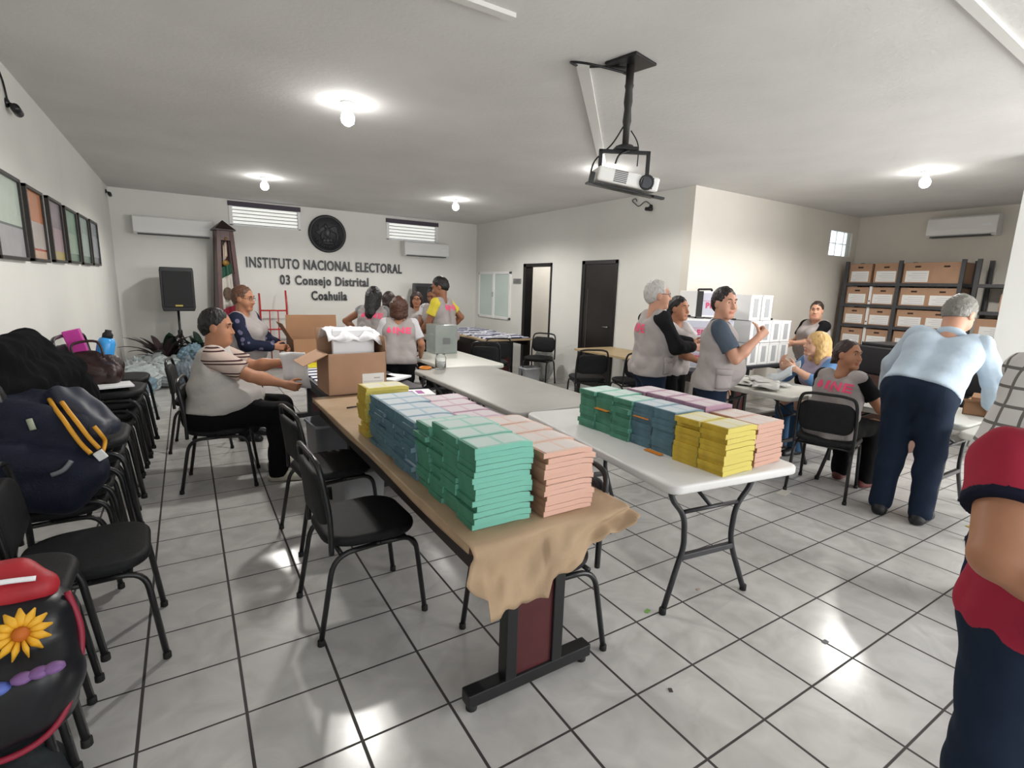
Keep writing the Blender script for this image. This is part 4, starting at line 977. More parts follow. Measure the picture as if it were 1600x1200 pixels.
# ---------------------------------------------------------------- shelves with archive boxes on the far right
rackm = M('slotted_grey_steel', (.055, .056, .062), .45, var=.12, vs=8)
def rack(label, x0, x1, y0, y1, levels, ztop, mids=()):
    t = thing('metal_shelf', label, 'shelf', (0, 0, 0))
    for x in (x0, x1-.035):
        for y in (y0, y1-.045)+tuple(mids): MB().box(x, y, 0, x+.035, y+.05, ztop).build('post', rackm, t)
    for z in levels: MB().box(x0+.004, y0+.003, z-.045, x1-.004, y1-.003, z).build('shelf_board', rackm, t)
    return t
RX = 9.22
LV = [.16, .50, .845, 1.175, 1.50, 1.835]
rack('dark metal shelving packed with labelled archive boxes on the far right wall', RX, 9.74, 2.90, 4.46, LV, 2.17, (3.66,))
rack('grey metal shelving, mostly empty, partly hidden by the white partition', RX+.02, 9.74, 1.82, 2.78, [.2, .62, 1.10, 1.46, 1.83], 2.17)
def archive(x, y, z, w, d, h, label, sticker=True, hole=True, group='archive boxes on the metal shelves'):
    t = thing('archive_box', label, 'archive box', (x, y, z), 0, group)
    MB().box(0, -w/2, 0, d, w/2, h).build('carton', card, t, bevel=.004)
    if hole: MB().tube([(-.001, -.035, h*.80), (-.001, .035, h*.80)], .012, 8).build('hand_hole', M('dark_hole', (.06, .035, .025), .9), t)
    if sticker:
        s = MB().box(-.003, -w*.40, h*.06, 0, w*.40, h*.60).build('box_label', lab_m, t); mb = MB()
        for i in range(4): mb.box(-.004, -w*.34, h*(.13+.11*i), -.0028, w*(.30-.12*(i % 2)), h*(.155+.11*i))
        mb.build('label_print', M('faint_print', (.55, .55, .57), .7), s)
    return t
names = {4: 'top shelf', 3: 'second shelf down', 2: 'third shelf down', 1: 'fourth shelf down', 0: 'fifth shelf down', 5: 'top shelf'}
for li, lv in enumerate(LV[1:], 1):
    row = 5-li
    rn = ('top shelf', 'second shelf', 'third shelf', 'fourth shelf', 'fifth shelf')[row]
    for k, (yc, w) in enumerate(((4.25, .32), (3.88, .34), (3.47, .36), (3.12, .36))):
        last = (row == 0 and k == 3)
        archive(RX+.045+(.0), yc, lv+.001, w, .42, .265 if row else .30, 'cardboard archive box, %s from the left on the %s%s' % (CN[k], rn, ', plain front' if last else ''), not last, True)
    if row:
        t = thing('ring_binder', 'white ring binder between the boxes on the %s' % rn, 'binder', (RX+.04, 4.058, lv+.001), 0, 'white ring binders')
        MB().box(0, -.02, 0, .26, .02, .285).build('cover', M('binder_white', (.78, .78, .78), .5), t, bevel=.003); MB().lathe([(.011, 0), (.011, .002)], n=10, mat=Matrix.Translation((-.002, 0, .05)) @ Matrix.Rotation(PI/2, 4, 'Y')).build('finger_hole', M('dark_hole', (.06, .035, .025), .9), t)
archive(RX+.08, 2.28, 1.461, .42, .4, .24, 'plain cardboard box in the grey shelving by the white partition', False)
archive(RX+.06, 2.42, 1.101, .55, .42, .26, 'wide archive box with a white label in the grey shelving', True)
archive(RX+.06, 2.30, .621, .5, .42, .30, 'archive box low in the grey shelving, behind the bending man', True)
# printer/black case seen between the seated girl and the bending man
t = thing('office_printer', 'black office printer on a brown box behind the girl looking back', 'printer', (6.3, 2.45, .80), R(-15))
MB().box(-.24, -.22, 0, .24, .22, .30).build('body', M('printer_black', (.015, .015, .017), .35), t, bevel=.02); MB().box(-.2, -.235, .05, .2, -.21, .12).build('paper_tray', rub, t, bevel=.004); MB().box(-.22, -.2, .30, .22, .2, .33).build('lid', M('printer_black', (.015, .015, .017), .35), t, bevel=.008)
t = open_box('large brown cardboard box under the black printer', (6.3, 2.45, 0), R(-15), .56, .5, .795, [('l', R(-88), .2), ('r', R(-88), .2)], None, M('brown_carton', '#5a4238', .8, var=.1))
# ---------------------------------------------------------------- white election boxes on the conference table behind
prep = M('prep_magenta', '#c0305f', .5); pf = M('box_front_grey', '#b4b5c2', .5, var=.02); pw = M('box_white', (.78, .78, .78), .5)
def prep_box(label, x, y, z, w, d, h, rz=0):
    t = thing('election_box', label, 'box', (x, y, z), rz, 'boxes printed PREP')
    MB().box(-w/2, -d/2, 0, w/2, d/2, h).build('carton', pw, t, bevel=.006)
    s = MB().box(-w*.44, -d/2-.004, .02, w*.48, -d/2, h-.02).build('front_panel', pf, t)
    text_obj('prep_lettering', 'PREP', h*.28, frame_m((.04*w, -d/2-.0055, h*.36), (1, 0, 0), (0, 0, 1)), prep, s, bold=.006, spacing=1.25)
    MB().box(-w*.30, -d/2-.0055, h*.62, w*.40, -d/2-.004, h*.635).build('red_rule', prep, s)
    MB().box(-w*.46, -d/2-.012, 0, -w*.30, -d/2-.002, h).build('black_strap', rub, t)
    MB().tube(round_path([(-w*.2, 0, h), (-w*.2, 0, h+.02), (w*.2, 0, h+.025), (w*.2, 0, h)], .02), .012, 8).build('handle', rub, t)
    return t
BZ = .746
prep_box('PREP box in the bottom row, half hidden by the woman beside the thumbs-up man', 4.93, 4.02, BZ, .42, .40, .255, R(-28))
prep_box('PREP box in the middle row with its lettering between the two standing people', 4.93, 4.02, BZ+.285, .42, .40, .27, R(-28))
prep_box('topmost PREP box, left of the thumbs-up man and his head', 5.18, 4.02, BZ+.575, .42, .40, .29, R(-24)); prep_box('PREP box in the middle row hidden behind the thumbs-up man', 5.40, 4.08, BZ+.285, .40, .38, .27, R(-20)); prep_box('PREP box in the bottom row behind the thumbs-up man', 5.40, 4.08, BZ, .40, .38, .255, R(-20))
wp_ = M('grey_window_panel', '#a9abae', .4)
def ballot_carton(label, x, y, z, w=.205, d=.44, h=.265):
    t = thing('ballot_carton', label, 'box', (x, y, z), 0, 'white cartons with grey panels')
    MB().box(-w/2, -d/2, 0, w/2, d/2, h).build('carton', pw, t, bevel=.006)
    MB().box(-w*.2, -d/2-.003, h*.12, w*.22, -d/2, h*.86).build('grey_panel', wp_, t)
    MB().box(-w*.48, -d/2-.006, h*.94, w*.48, -d/2+.002, h).build('lid_edge', pw, t)
    return t
ct = ('leftmost', 'second from the left', 'third from the left', 'fourth from the left', 'rightmost')
for k in range(4): ballot_carton('white carton with grey panel, %s in the lower row' % ct[k], 5.78+k*.212, 3.93, BZ)
for k in range(4): ballot_carton('white carton with grey panel, %s in the upper row' % ct[k], 5.78+k*.212, 3.93, BZ+.270)
ballot_carton('white carton alone on top, right of the head of the thumbs-up man', 5.99, 3.95, BZ+.540, .21, .44, .30); ballot_carton('white carton on top, directly behind the head of the thumbs-up man', 5.76, 3.95, BZ+.540, .21, .44, .30)
for x, nm in ((5.35, 'left'), (6.1, 'right')): tag(MB().tube(smooth_path([(x, 3.8, BZ+.548), (x+.06, 3.82, BZ+.56), (x+.12, 3.8, BZ+.55), (x+.2, 3.84, BZ+.548)], 5), .012, 8).build('black_strap', rub), 'loose black strap on the upper row of cartons, %s one' % nm, 'strap')
# grey bags, papers on the cream table
for i, (x, y, z, a) in enumerate(((4.55, 2.95, .742, 10), (4.62, 2.78, .747, -20), (4.50, 2.72, .752, 30), (4.75, 2.92, .757, 50))):
    gg = [[((u-6)*.03, (v-4)*.028, .012*math.sin(u*.9+i)*math.cos(v*.8+i)+.016) for v in range(9)] for u in range(13)]
    o = sheet('flat_bag', gg, M('grey_paper_bag', '#b9b8b4', .6, var=.05), None, .005); o.location = (x, y, z); o.rotation_euler = (0, 0, R(a)); tag(o, ('grey flat bag lowest in the heap on the cream table', 'grey flat bag in the heap on the cream table, pointing left', 'grey flat bag at the front of the heap on the cream table', 'grey flat bag on top of the heap by the blonde woman')[i], 'bag')
gg = [[((u-6)*.03, (v-4)*.03, .05*math.sin(u*.5)+.02*math.cos(v*.6)) for v in range(9)] for u in range(13)]
o = sheet('printed_envelope', gg, M('pale_envelope', '#c3ccd2', .5, var=.06), None, .004); o.location = (5.02, 2.86, .84); o.rotation_euler = (R(-25), R(-20), R(20)); tag(o, 'pale printed envelope held up by the blonde woman', 'envelope')
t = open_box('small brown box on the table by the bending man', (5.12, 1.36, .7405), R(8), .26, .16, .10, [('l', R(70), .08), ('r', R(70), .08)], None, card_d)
tag(MB().box(-.14, -.10, 0, .14, .10, .10).build('mint_box', M('mint_plastic', '#8fcdb4', .4), loc=(5.2, 1.08, .76), bevel=.01), 'mint green plastic box beside the white partition', 'box')
tag(MB().box(-.10, -.07, 0, .10, .07, .02).build('white_notepad', paper_w, loc=(4.74, 1.02, .7405), rot=(0, 0, R(15))), 'white notepad on the cream table by the person in plaid', 'notepad')
t = thing('loudspeaker', 'black cabinet standing inside the open office', 'loudspeaker', (6.25, 8.05, 0), R(-60)); MB().box(-.22, -.2, 0, .22, .2, .86).build('cabinet', M('speaker_plastic', (.012, .012, .014), .45), t, bevel=.01); MB().box(-.19, -.206, .06, .19, -.199, .8).build('grille', rub, t)
t = thing('desk', 'pale desk corner inside the open office', 'desk', (6.45, 7.40, 0)); MB().box(-.3, -.25, .70, .3, .25, .74).build('desktop', ltop, t); [MB().box(x-.02, y-.02, 0, x+.02, y+.02, .70).build('leg', black_m, t) for x in (-.25, .25) for y in (-.2, .2)]
tote('white plastic bin under the ballot-covered table', (4.75, 7.0, 0), 0, .3, .26, .3, M('white_bin', '#b9bcc0', .4))
# ---------------------------------------------------------------- people
SKIN = lambda n, c: M('skin_'+n, c, .5, spec=.4, var=.05, vs=14)
lipm = {}
pink = M('hot_pink_print', '#f0527c', .6)
eye_w = M('eye_white', (.75, .73, .70), .2); eye_d = M('eye_dark', (.02, .012, .01), .15)
def cloth_m(name, c, rough=.85, var=.06, bump=.35, bs=11): return M('cloth_'+name, c, rough, var=var, vs=7, bump=bump, bs=bs, spec=.2)
vestm = cloth_m('grey_vest', '#a39c9a')
def hair_m(name, c):
    m = M('hair_'+name, c, .42, spec=.5)
    if not m.node_tree.nodes.get('Noise Texture'):
        nt, bs, N, L = nodes_of(m); tc = N('ShaderNodeTexCoord'); mp = N('ShaderNodeMapping'); mp.inputs['Scale'].default_value = (90, 90, 12); L(tc.outputs['Object'], mp.inputs[0])
        n = N('ShaderNodeTexNoise'); n.inputs['Scale'].default_value = 1.5; L(mp.outputs[0], n.inputs['Vector']); cc = hexc(c)
        L(mixc(nt, n.outputs[0], tuple(x*.45 for x in cc), tuple(min(1, x*1.5) for x in cc)), bs.inputs['Base Color'])
        b = N('ShaderNodeBump'); b.inputs['Strength'].default_value = .6; b.inputs['Distance'].default_value = .01; L(n.outputs[0], b.inputs['Height']); L(b.outputs[0], bs.inputs['Normal'])
    return m
def striped(name, base, line, axis, scale, thr=.72):
    m = M('cloth_'+name, base, .85, spec=.2)
    nt, bs, N, L = nodes_of(m); tc = N('ShaderNodeTexCoord'); sp = N('ShaderNodeSeparateXYZ'); L(tc.outputs['Object'], sp.inputs[0]); f = None
    for a, sc in zip(axis, scale):
        v = math_n(nt, 'FRACT', math_n(nt, 'MULTIPLY', sp.outputs[a], sc)); q = math_n(nt, 'GREATER_THAN', v, thr)
        if len(axis) == 1:
            v2 = math_n(nt, 'FRACT', math_n(nt, 'MULTIPLY', sp.outputs[a], sc*4)); q = math_n(nt, 'MULTIPLY', math_n(nt, 'GREATER_THAN', v, .5), math_n(nt, 'GREATER_THAN', v2, .55))
        f = q if f is None else math_n(nt, 'MAXIMUM', f, q)
    L(mixc(nt, f, hexc(base), hexc(line)), bs.inputs['Base Color']); return m
def patchy(name, base, spots):
    m = M('cloth_'+name, base, .8, spec=.2); nt, bs, N, L = nodes_of(m); tc = N('ShaderNodeTexCoord'); v = N('ShaderNodeTexVoronoi'); v.inputs['Scale'].default_value = 15; L(tc.outputs['Object'], v.inputs['Vector'])
    L(mixc(nt, math_n(nt, 'LESS_THAN', v.outputs['Distance'], .33), hexc(base), hexc(spots)), bs.inputs['Base Color']); return m
def vec(*a): return np.array(a, float)
def nrm(v): return v/(np.linalg.norm(v)+1e-9)
def person(label, pos, head_dir, H, skin, hair, *, g=1.0, belly=0.0, bust=0, sit=None, lean=0, side=0, yaw=0, pitch=0, look_side=0, handR=None, handL=None, elR=None, elL=None, curl=.45,
           thumbR=None, upR=None, upL=None, shirt=None, sleeve=.5, vest=None, vopen=False, trousers=None, shoes='#15151a', glasses=False, ine=None, hem=-.06, vhem=-.10, kneeY=.42, footY=.40, spread=.10, feetdir=0, group=None, pocket=False, cuff=None, collar=None, shoe_len=.26, armk=1.0, keys=False):
    s = H/1.70; S = lambda v: v*s
    rz = math.atan2(-head_dir[0], head_dir[1])
    t = thing('person', label, 'person', (pos[0], pos[1], 0), rz, group)
    la, sa = R(lean), R(side)
    ez = nrm(vec(math.sin(sa), math.sin(la)*math.cos(sa), math.cos(la)*math.cos(sa))); ex = nrm(vec(1, 0, 0)-ez*ez[0]); ey = np.cross(ez, ex)
    zp = .93*s if sit is None else sit+.115*s*max(1, g*.8)
    pel = vec(0, 0, zp)
    tp = lambda x, y, z: pel+s*(ex*x+ey*y+ez*z)          # torso frame
    # joints
    shR, shL = tp(.168*(.8+.2*g), 0, .425), tp(-.168*(.8+.2*g), 0, .425)
    nb = tp(0, -.005, .49); hup = nrm(ez*.55+vec(0, 0, .45)); hc = nb+s*(hup*.150+ey*.022)
    ya, pa = R(yaw), R(pitch)
    hy = nrm(vec(-math.sin(ya)*math.cos(pa), math.cos(ya)*math.cos(pa), -math.sin(pa)))
    hz = nrm(hup-hy*(hup@hy)); hx = np.cross(hy, hz); 
    Hm = np.stack([hx, hy, hz], 1)
    hs_ = s*1.09; hp = lambda x, y, z: hc+hs_*(hx*x+hy*y+hz*z)
    def E(c, r, k=.03): return el(c, [v*hs_ for v in r], k*s, Hm)
    gl_ = .75+.25*g
    torso, pelv = [], []
    K = .045*s
    for q in (-1, 1):
        torso += [rc(tp(q*.085*gl_, -.01, -.03), tp(q*.07*gl_, 0, .14), .100*s*g, .092*s*g, K), rc(tp(q*.07*gl_, 0, .14), tp(q*.085*gl_, .005, .32), .092*s*g, .098*s*(.6+.4*g), K), rc(tp(q*.085*gl_, .005, .32), tp(q*.135*(.8+.2*g), -.005, .420), .096*s*(.6+.4*g), .056*s*(.8+.2*g), K)]
        pelv.append(torso[-3])
        torso.append(el(tp(q*.070, -.055*g, -.05), [.085*s*g]*3, K)); pelv.append(torso[-1])
        if bust: torso.append(el(tp(q*.075, .085+.02*g, .295), [.075*s*bust]*3, K))
    if belly: torso.append(el(tp(0, .05+.05*belly, .09), [(.12+.035*belly)*s*g, (.085+.045*belly)*s*g, .15*s], K, np.stack([ex, ey, ez], 1)))
    neck = [rc(tp(0, -.012, .44), hc-s*hz*.05-s*hy*.015, .062*s*(.8+.2*g), .056*s*(.85+.15*g), .04*s)]
    # legs
    legs, shoe = [], []
    for q in (-1, 1):
        hip = tp(q*.092*gl_, -.01, -.04) if sit is None else pel+s*vec(q*.10*gl_, .02, -.01)
        if sit is None: kn = s*vec(q*spread*.98, .03, .49); an = s*vec(q*spread*1.05, -.01, .085)
        else: kn = vec(q*spread*1.25*s, kneeY*s+.02, sit+.09*s); an = vec(q*spread*1.2*s, footY, .085*s)
        legs += [rc(hip, kn, .092*s*(.55+.45*g), .062*s*(.7+.3*g), .05*s), rc(kn, an, .060*s*(.7+.3*g), .042*s, .03*s), el(kn+(an-kn)*.3+vec(0, -.015*s, 0), [.055*s*(.7+.3*g)]*3, .05*s)]
        fd = nrm(vec(math.sin(R(feetdir+q*10)), math.cos(R(feetdir+q*10)), 0)); heel = vec(an[0], an[1], .05*s)-fd*.04*s
        shoe.append((heel, fd, an))
    feet = []
    for heel, fd, an in shoe: feet += [rc(an, heel+fd*.03*s, .042*s, .036*s, .02*s), rc(heel, heel+fd*.20*s-vec(0, 0, .018), .036*s, .024*s, .02*s)]
    # arms
    arms = {}
    for nm, q, sh, tgt, eh in (('R', 1, shR, handR, elR), ('L', -1, shL, handL, elL)):
        L1, L2 = .285*s, .25*s
        tgt = sh+s*vec(q*.05, .05, -.52) if tgt is None else vec(*tgt)
        d = tgt-sh; dist = np.linalg.norm(d); mx = (L1+L2)*.985
        if dist > mx: tgt = sh+d*mx/dist; d = tgt-sh; dist = mx
        eh = vec(q*.5, -.6, -.6) if eh is None else vec(*eh)
        u = nrm(d); a = (L1*L1-L2*L2+dist*dist)/(2*dist); hh = math.sqrt(max(0, L1*L1-a*a)); o = nrm(eh-u*(eh@u)); elb = sh+u*a+o*hh
        arms[nm] = (q, sh, elb, tgt)
    armp, hands, fine = [], [], [[], [], []]
    for nm, (q, sh, e, w_) in arms.items():
        ag = (.75+.25*g)*armk
        armp += [rc(sh, e, .056*s*ag, .043*s*ag, .03*s), rc(e, e+(w_-e)*.35, .043*s*ag, .043*s*ag, .014*s), rc(e+(w_-e)*.35, w_, .043*s*ag, .029*s, .03*s), el(sh, [.056*s*ag]*3, .05*s)]
        d = nrm(w_-e); th = (thumbR if nm == 'R' else None)
        up = (upR if nm == 'R' else upL) or ((0, 0, 1) if abs(d[2]) < .75 else (0, 1, 0)); up = vec(*up); wv = nrm(up-d*(up@d)); n = np.cross(d, wv)*(-1 if q > 0 else 1)
        c0 = 1.45 if th else curl
        for o in (-.024, -.004, .018): hands.append(rc(w_+d*.012*s+wv*o*.7*s, w_+s*(d*.085+wv*o), .019*s, .0155*s, .016*s))
        for i, (o, ln) in enumerate(((.027, .070), (.009, .080), (-.009, .075), (-.026, .060))):
            b = w_+s*(d*.088+wv*o); a = c0*(.75+.09*i); p = b
            for j, fr in enumerate((.45, .32, .26)):
                p2 = p+s*ln*fr*(d*math.cos(a)+n*math.sin(a)); hands.append(rc(p, p2, (.0092-.0008*j)*s, (.0086-.0009*j)*s, .004*s)); p = p2; a += c0*.7
        b = w_+s*(d*.030+wv*.026+n*.008)
        if th: p1 = b+s*(wv*.035+d*.022); p2 = p1+s*(wv*.040+d*.004); p3 = p2+s*(wv*.030-d*.008)
        else: p1 = b+s*(d*.030+wv*.022+n*.012); p2 = p1+s*(d*.030+wv*.010+n*.016); p3 = p2+s*(d*.022+n*.010)
        hands += [rc(b-s*wv*.012, p1, .016*s, .0115*s, .01*s), rc(p1, p2, .0115*s, .0098*s, .004*s), rc(p2, p3, .0098*s, .008*s, .004*s)]
        hcn = w_+d*.08*s
        for i in range(3): fine[i].append((hcn[i]-.10*s, hcn[i]+.10*s))
    for i, e_ in enumerate((.085, .125, .125)): fine[i].append((hc[i]-e_*s, hc[i]+e_*s))
    # head
    head = [E(hp(0, -.012, .030), (.074, .096, .093), .02), E(hp(0, .016, -.035), (.060, .074, .086), .04), rc(hp(-.018, .068, -.093), hp(.018, .068, -.093), .020*s, .020*s, .03*s), E(hp(.040, .045, -.035), (.026, .034, .034), .03), E(hp(-.040, .045, -.035), (.026, .034, .034), .03),
            rc(hp(-.034, .074, .034), hp(.034, .074, .034), .011*s, .011*s, .02*s), rc(hp(0, .084, .018), hp(0, .104, -.024), .0085*s, .0135*s, .012*s), rc(hp(-.012, .094, -.027), hp(.012, .094, -.027), .009*s, .009*s, .008*s),
            E(hp(0, .080, -.057), (.024, .013, .0085), .008), E(hp(0, .079, -.069), (.021, .013, .009), .006)]
    for q in (-1, 1): head += [E(hp(q*.074, -.008, -.004), (.010, .022, .032), .008)]
    if g > 1.25: head += [E(hp(0, .03, -.085), (.064, .06, .045), .05)]
    B = SDF(); B.p = torso+neck+legs+feet+armp+head+hands
    B.sub = [el(hp(q*.031, .098, .013), [.027*s]*3, .012*s) for q in (-1, 1)]
    sk = SKIN(skin[0], skin[1]); lm = M('lips_'+skin[0], tuple(a*b for a, b in zip(hexc(skin[1]), (.85, .52, .50))), .4)
    def paint(C):
        q = (C-hc)@Hm/hs_; return (np.abs(q[:, 0]) < .024) & (np.abs(q[:, 2]+.062) < .0105) & (q[:, 1] > .078)
    B.mesh('body', [sk, lm], 0, .012, fine, .0048, t, paint)
    for q in (-1, 1):
        c = hp(q*.031, .0640, .013); m_ = MB(); m_.ball(c, .0125*s, 12); m_.ball(c+s*hy*.0085+s*hx*look_side*.003, .0072*s, 8, 1); m_.build('eye', [eye_w, eye_d], t)
        MB().tube([hp(q*.014, .087, .036), hp(q*.030, .088, .042), hp(q*.047, .077, .037)], [.004*s, .0045*s, .002*s], 6).build('eyebrow', hair_m(hair[1], hair[2]), t)
    # hair
    hm = hair_m(hair[1], hair[2]); hs = SDF(); st = hair[0]
    hs.p = [E(hp(0, -.024, .037), (.0765, .096, .0955), .02), E(hp(0, -.050, -.005), (.068, .062, .07), .03)]
    if st in ('short', 'bun', 'tail'):
        n = hy*.6-hz*.8; hs.cut.append((n, float(n@hc)+.016*s)); hs.cut.append((-hz, float(-hz@hc)+.085*s)); hs.sub.append(E(hp(0, .092, -.012), (.064, .058, .088), .03))
        if st == 'bun': hs.p.append(E(hp(0, -.115, .05), (.038, .038, .038), .02))
        if st == 'tail': hs.p.append(rc(hp(0, -.10, .01), hp(.01, -.125, -.13), .036*s, .022*s, .03*s))
        hs.sub += [E(hp(q*.084, -.004, -.008), (.016, .024, .034), .006) for q in (-1, 1)]
    else:
        hs.p.append(E(hp(0, -.028, .028), (.088, .098, .092), .03))
        for q in (-1, 1): hs.p.append(rc(hp(q*.064, -.026, .02), hp(q*.074, -.030, -.095 if st == 'bob' else -.16), .044*s, .034*s, .03*s))
        hs.p.append(rc(hp(0, -.055, .0), hp(0, -.060, -.100), .076*s, .064*s, .05*s))
        if st == 'long': hs.p.append(rc(hp(0, -.07, -.05), nb-s*ey*.10-s*ez*.13, .085*s, .075*s, .05*s))
        hs.sub = [E(hp(0, .078, -.040), (.058, .085, .108), .012)]
        hs.cut.append((hy, float(hy@hc)+.080*s))
    hs.fn.append(wrinkle(.0032*s, 90, len(label)))
    hs.mesh('hair', hm, .003*s, .0055, parent=t)
    if glasses:
        m_ = MB()
        for q in (-1, 1):
            m_.tube([hp(q*.032+.021*math.cos(a), .096-.008*abs(math.cos(a)), .010+.016*math.sin(a)) for a in np.linspace(0, 2*PI, 17)], .0018*s, 6); m_.tube([hp(q*.053, .088, .014), hp(q*.076, .02, .016), hp(q*.078, -.01, .008)], .0018*s, 6)
        m_.tube([hp(-.011, .097, .014), hp(0, .101, .017), hp(.011, .097, .014)], .0018*s, 6); m_.build('glasses', M('glasses_frame', glasses if isinstance(glasses, tuple) else (.03, .02, .02), .3), t)
    # clothes
    hemo = lambda h: (-ez, float(-(ez@pel))-h*s)
    if shirt:
        c = SDF(); c.p = torso+neck[:0]; c.cut = [hemo(hem)]; c.sub = [el(tp(0, .015, .515), [.072*s]*3, .02*s)]; c.fn.append(wrinkle((.003 if vest else .006)*s, 17, len(label)+3))
        so = c.mesh('shirt', shirt, (.010 if vest and hem > -.1 else .024)*s, .013, parent=t)
        for nm, (q, sh, e, w_) in arms.items():
            ag = (.75+.25*g)*armk; c = SDF(); ue = sh+(e-sh)*min(1, sleeve); c.p = [el(sh, [.057*s*ag]*3, .04*s), rc(sh, ue, .056*s*ag, (.056 if sleeve < 1 else .047)*s*ag, .03*s)]
            if sleeve > 1:
                fe = e+(w_-e)*(sleeve-1); c.p += [rc(e, fe, .048*s*ag, .038*s, .03*s)]; dd = nrm(w_-e); 
                c.p += [el(e, [.049*s*ag]*3, .03*s)]
            else: dd = nrm(e-sh); c.cut.append((dd, float(dd@ue)))
            c.fn.append(wrinkle(.006*s, 26, 5+q, nrm(e-sh)))
            sm = c.mesh('sleeve', shirt, .013*s, .011, parent=t)
            if cuff and sleeve < 1:
                cb = SDF(); cb.p = [rc(sh, ue, .060*s*ag, .056*s*ag, .01)]; cb.cut = [(dd, float(dd@ue)+.008), (-dd, float(-dd@ue)+.014)]; cb.mesh('sleeve_cuff', cuff, .018*s, .006, parent=t)
        if collar:
            c = SDF(); c.p = [el(tp(0, .0, .475), [.088*s, .088*s, .040*s], .02*s, np.stack([ex, ey, ez], 1))]; c.sub = [el(tp(0, .06, .53), [.075*s]*3, .01*s)]; c.mesh('collar', collar, .006*s, .010, parent=t)
    if vest:
        c = SDF(); c.p = list(torso); 
        c.cut = [hemo(vhem)]; c.sub = [el(tp(0, .035, .525), [.088*s]*3, .02*s)]+[el(sh+ex*q*.085*s-ez*.03*s, [.060*s, .085*s, .11*s], .015*s, np.stack([ex, ey, ez], 1)) for q, sh in ((1, shR), (-1, shL))]
        if vopen: c.sub += [rc(tp(0, .22*g, .42), tp(0, .26*g+.1*belly, -.12), .075*s, .10*s, .02*s)]
        c.fn.append(wrinkle(.010*s, 15, len(label)+9))
        vo = c.mesh('vest', vest, .027*s, .012, parent=t)
        if pocket or ine: bv_ = BVHTree.FromPolygons([v.co.copy() for v in vo.data.vertices], [tuple(p.vertices) for p in vo.data.polygons])
        for sd, ya_, yb_, za_, zb_ in (pocket or ()):
            rows = []
            for i in range(11):
                u = i/10; row = []
                for j in range(9):
                    v = j/8; e_ = .004+.014*(math.sin(PI*u)*math.sin(PI*v))**.4; h = bv_.ray_cast(Vector(tp(sd*.7, ya_+(yb_-ya_)*u, za_+(zb_-za_)*v)), Vector(-ex*sd), 1.0)
                    row.append(h[0]+h[1]*e_*s*(1 if h[1].dot(Vector(ex))*sd > 0 else -1) if h[0] else Vector(tp(sd*.15*g, ya_+(yb_-ya_)*u, za_+(zb_-za_)*v)))
                rows.append(row)
            sheet('pocket', rows, vest, vo, .003)
        if ine:
            bv = BVHTree.FromPolygons([v.co.copy() for v in vo.data.vertices], [tuple(p.vertices) for p in vo.data.polygons])
            me = text_mesh('INE', .105*s, 0, .004, 'LEFT', 1.1, 1.35); bm = bmesh.new(); bm.from_mesh(me)
            w0 = max(v.co.x for v in me.vertices); hgt = .074*s
            cx = -.045*s
            pts = [bm.verts.new((cx+.030*s*math.cos(a)*(1 if math.sin(a) < .2 else .75), hgt*.42+(.030*s if math.sin(a) < 0 else .046*s)*math.sin(a), 0)) for a in np.linspace(0, 2*PI, 17)[:-1]]; bm.faces.new(pts)
            ul = [bm.verts.new(p) for p in ((cx-.03*s, -.018*s, 0), (w0, -.018*s, 0), (w0, -.012*s, 0), (cx-.03*s, -.012*s, 0))]; bm.faces.new(ul)
            bmesh.ops.triangulate(bm, faces=bm.faces); bmesh.ops.subdivide_edges(bm, edges=[e for e in bm.edges if e.calc_length() > .015], cuts=1); bmesh.ops.triangulate(bm, faces=bm.faces)
            x0 = -(w0+cx-.03*s)/2; ox, oz = ine; ok = []
            for v in bm.verts:
                p = tp(0, 0, 0)+ex*(v.co.x+x0+ox*s)+ez*(oz*s+v.co.y); o = Vector(p-ey*.6*s); h = bv.ray_cast(o, Vector(ey), 1.0)
                v.co = h[0]+h[1]*.0035*(1 if h[1].dot(Vector(ey)) < 0 else -1) if h[0] else Vector(p-ey*.17*s)
            bm.to_mesh(me); bm.free(); me.materials.clear(); me.materials.append(pink); me.name = 'vest_logo'; lo = bpy.data.objects.new('vest_logo', me); COL.objects.link(lo); lo.parent = vo
    if trousers:
        c = SDF(); c.p = pelv+([torso[-1]] if belly else [])+[rc(p[1], p[2], p[3]+.006*s, p[4]+(.006 if i % 3 == 0 else .016)*s, p[5]) if p[0] == 'rc' else p for i, p in enumerate(legs)]
        c.p = [p for p in c.p]; c.cut = [(ez, float(ez@pel)+(.03 if sit is None else .10*g)*s), (vec(0, 0, -1), -.045*s)]
        c.fn.append(wrinkle(.006*s, 18, 21)); c.mesh('trousers', trousers, (.009 if sit is None else .014)*s, .012, parent=t)
    if keys:
        k_ = tp(.155*g, .02, -.16); m_ = MB(); m_.tube([k_+s*vec(.016*math.cos(a), .0, .016*math.sin(a)) for a in np.linspace(0, 2*PI, 13)], .003*s, 6); m_.tube([k_-s*vec(0, 0, .015), k_-s*vec(.01, 0, .075)], .006*s, 6); m_.tube([k_-s*vec(0, 0, .015), k_-s*vec(-.012, 0, .06)], .005*s, 6); m_.build('keys', chrome, t)
    for heel, fd, an in shoe:
        c = SDF(); k = shoe_len/.26
        c.p = [rc(heel-vec(0, 0, .012*s), heel+fd*.20*s*k-vec(0, 0, .022*s), .043*s, .036*s, .02*s), rc(heel+fd*.02*s+vec(0, 0, .02*s), heel+fd*.13*s*k, .040*s, .034*s, .02*s), rc(an, heel+fd*.02*s, .040*s, .04*s, .02*s)]
        c.cut = [(vec(0, 0, -1), -.003), (vec(0, 0, 1), .105*s)]; c.mesh('shoe', M('shoe_'+shoes[1:], shoes, .5), .004*s, .009, parent=t)
    return t, tp, hp
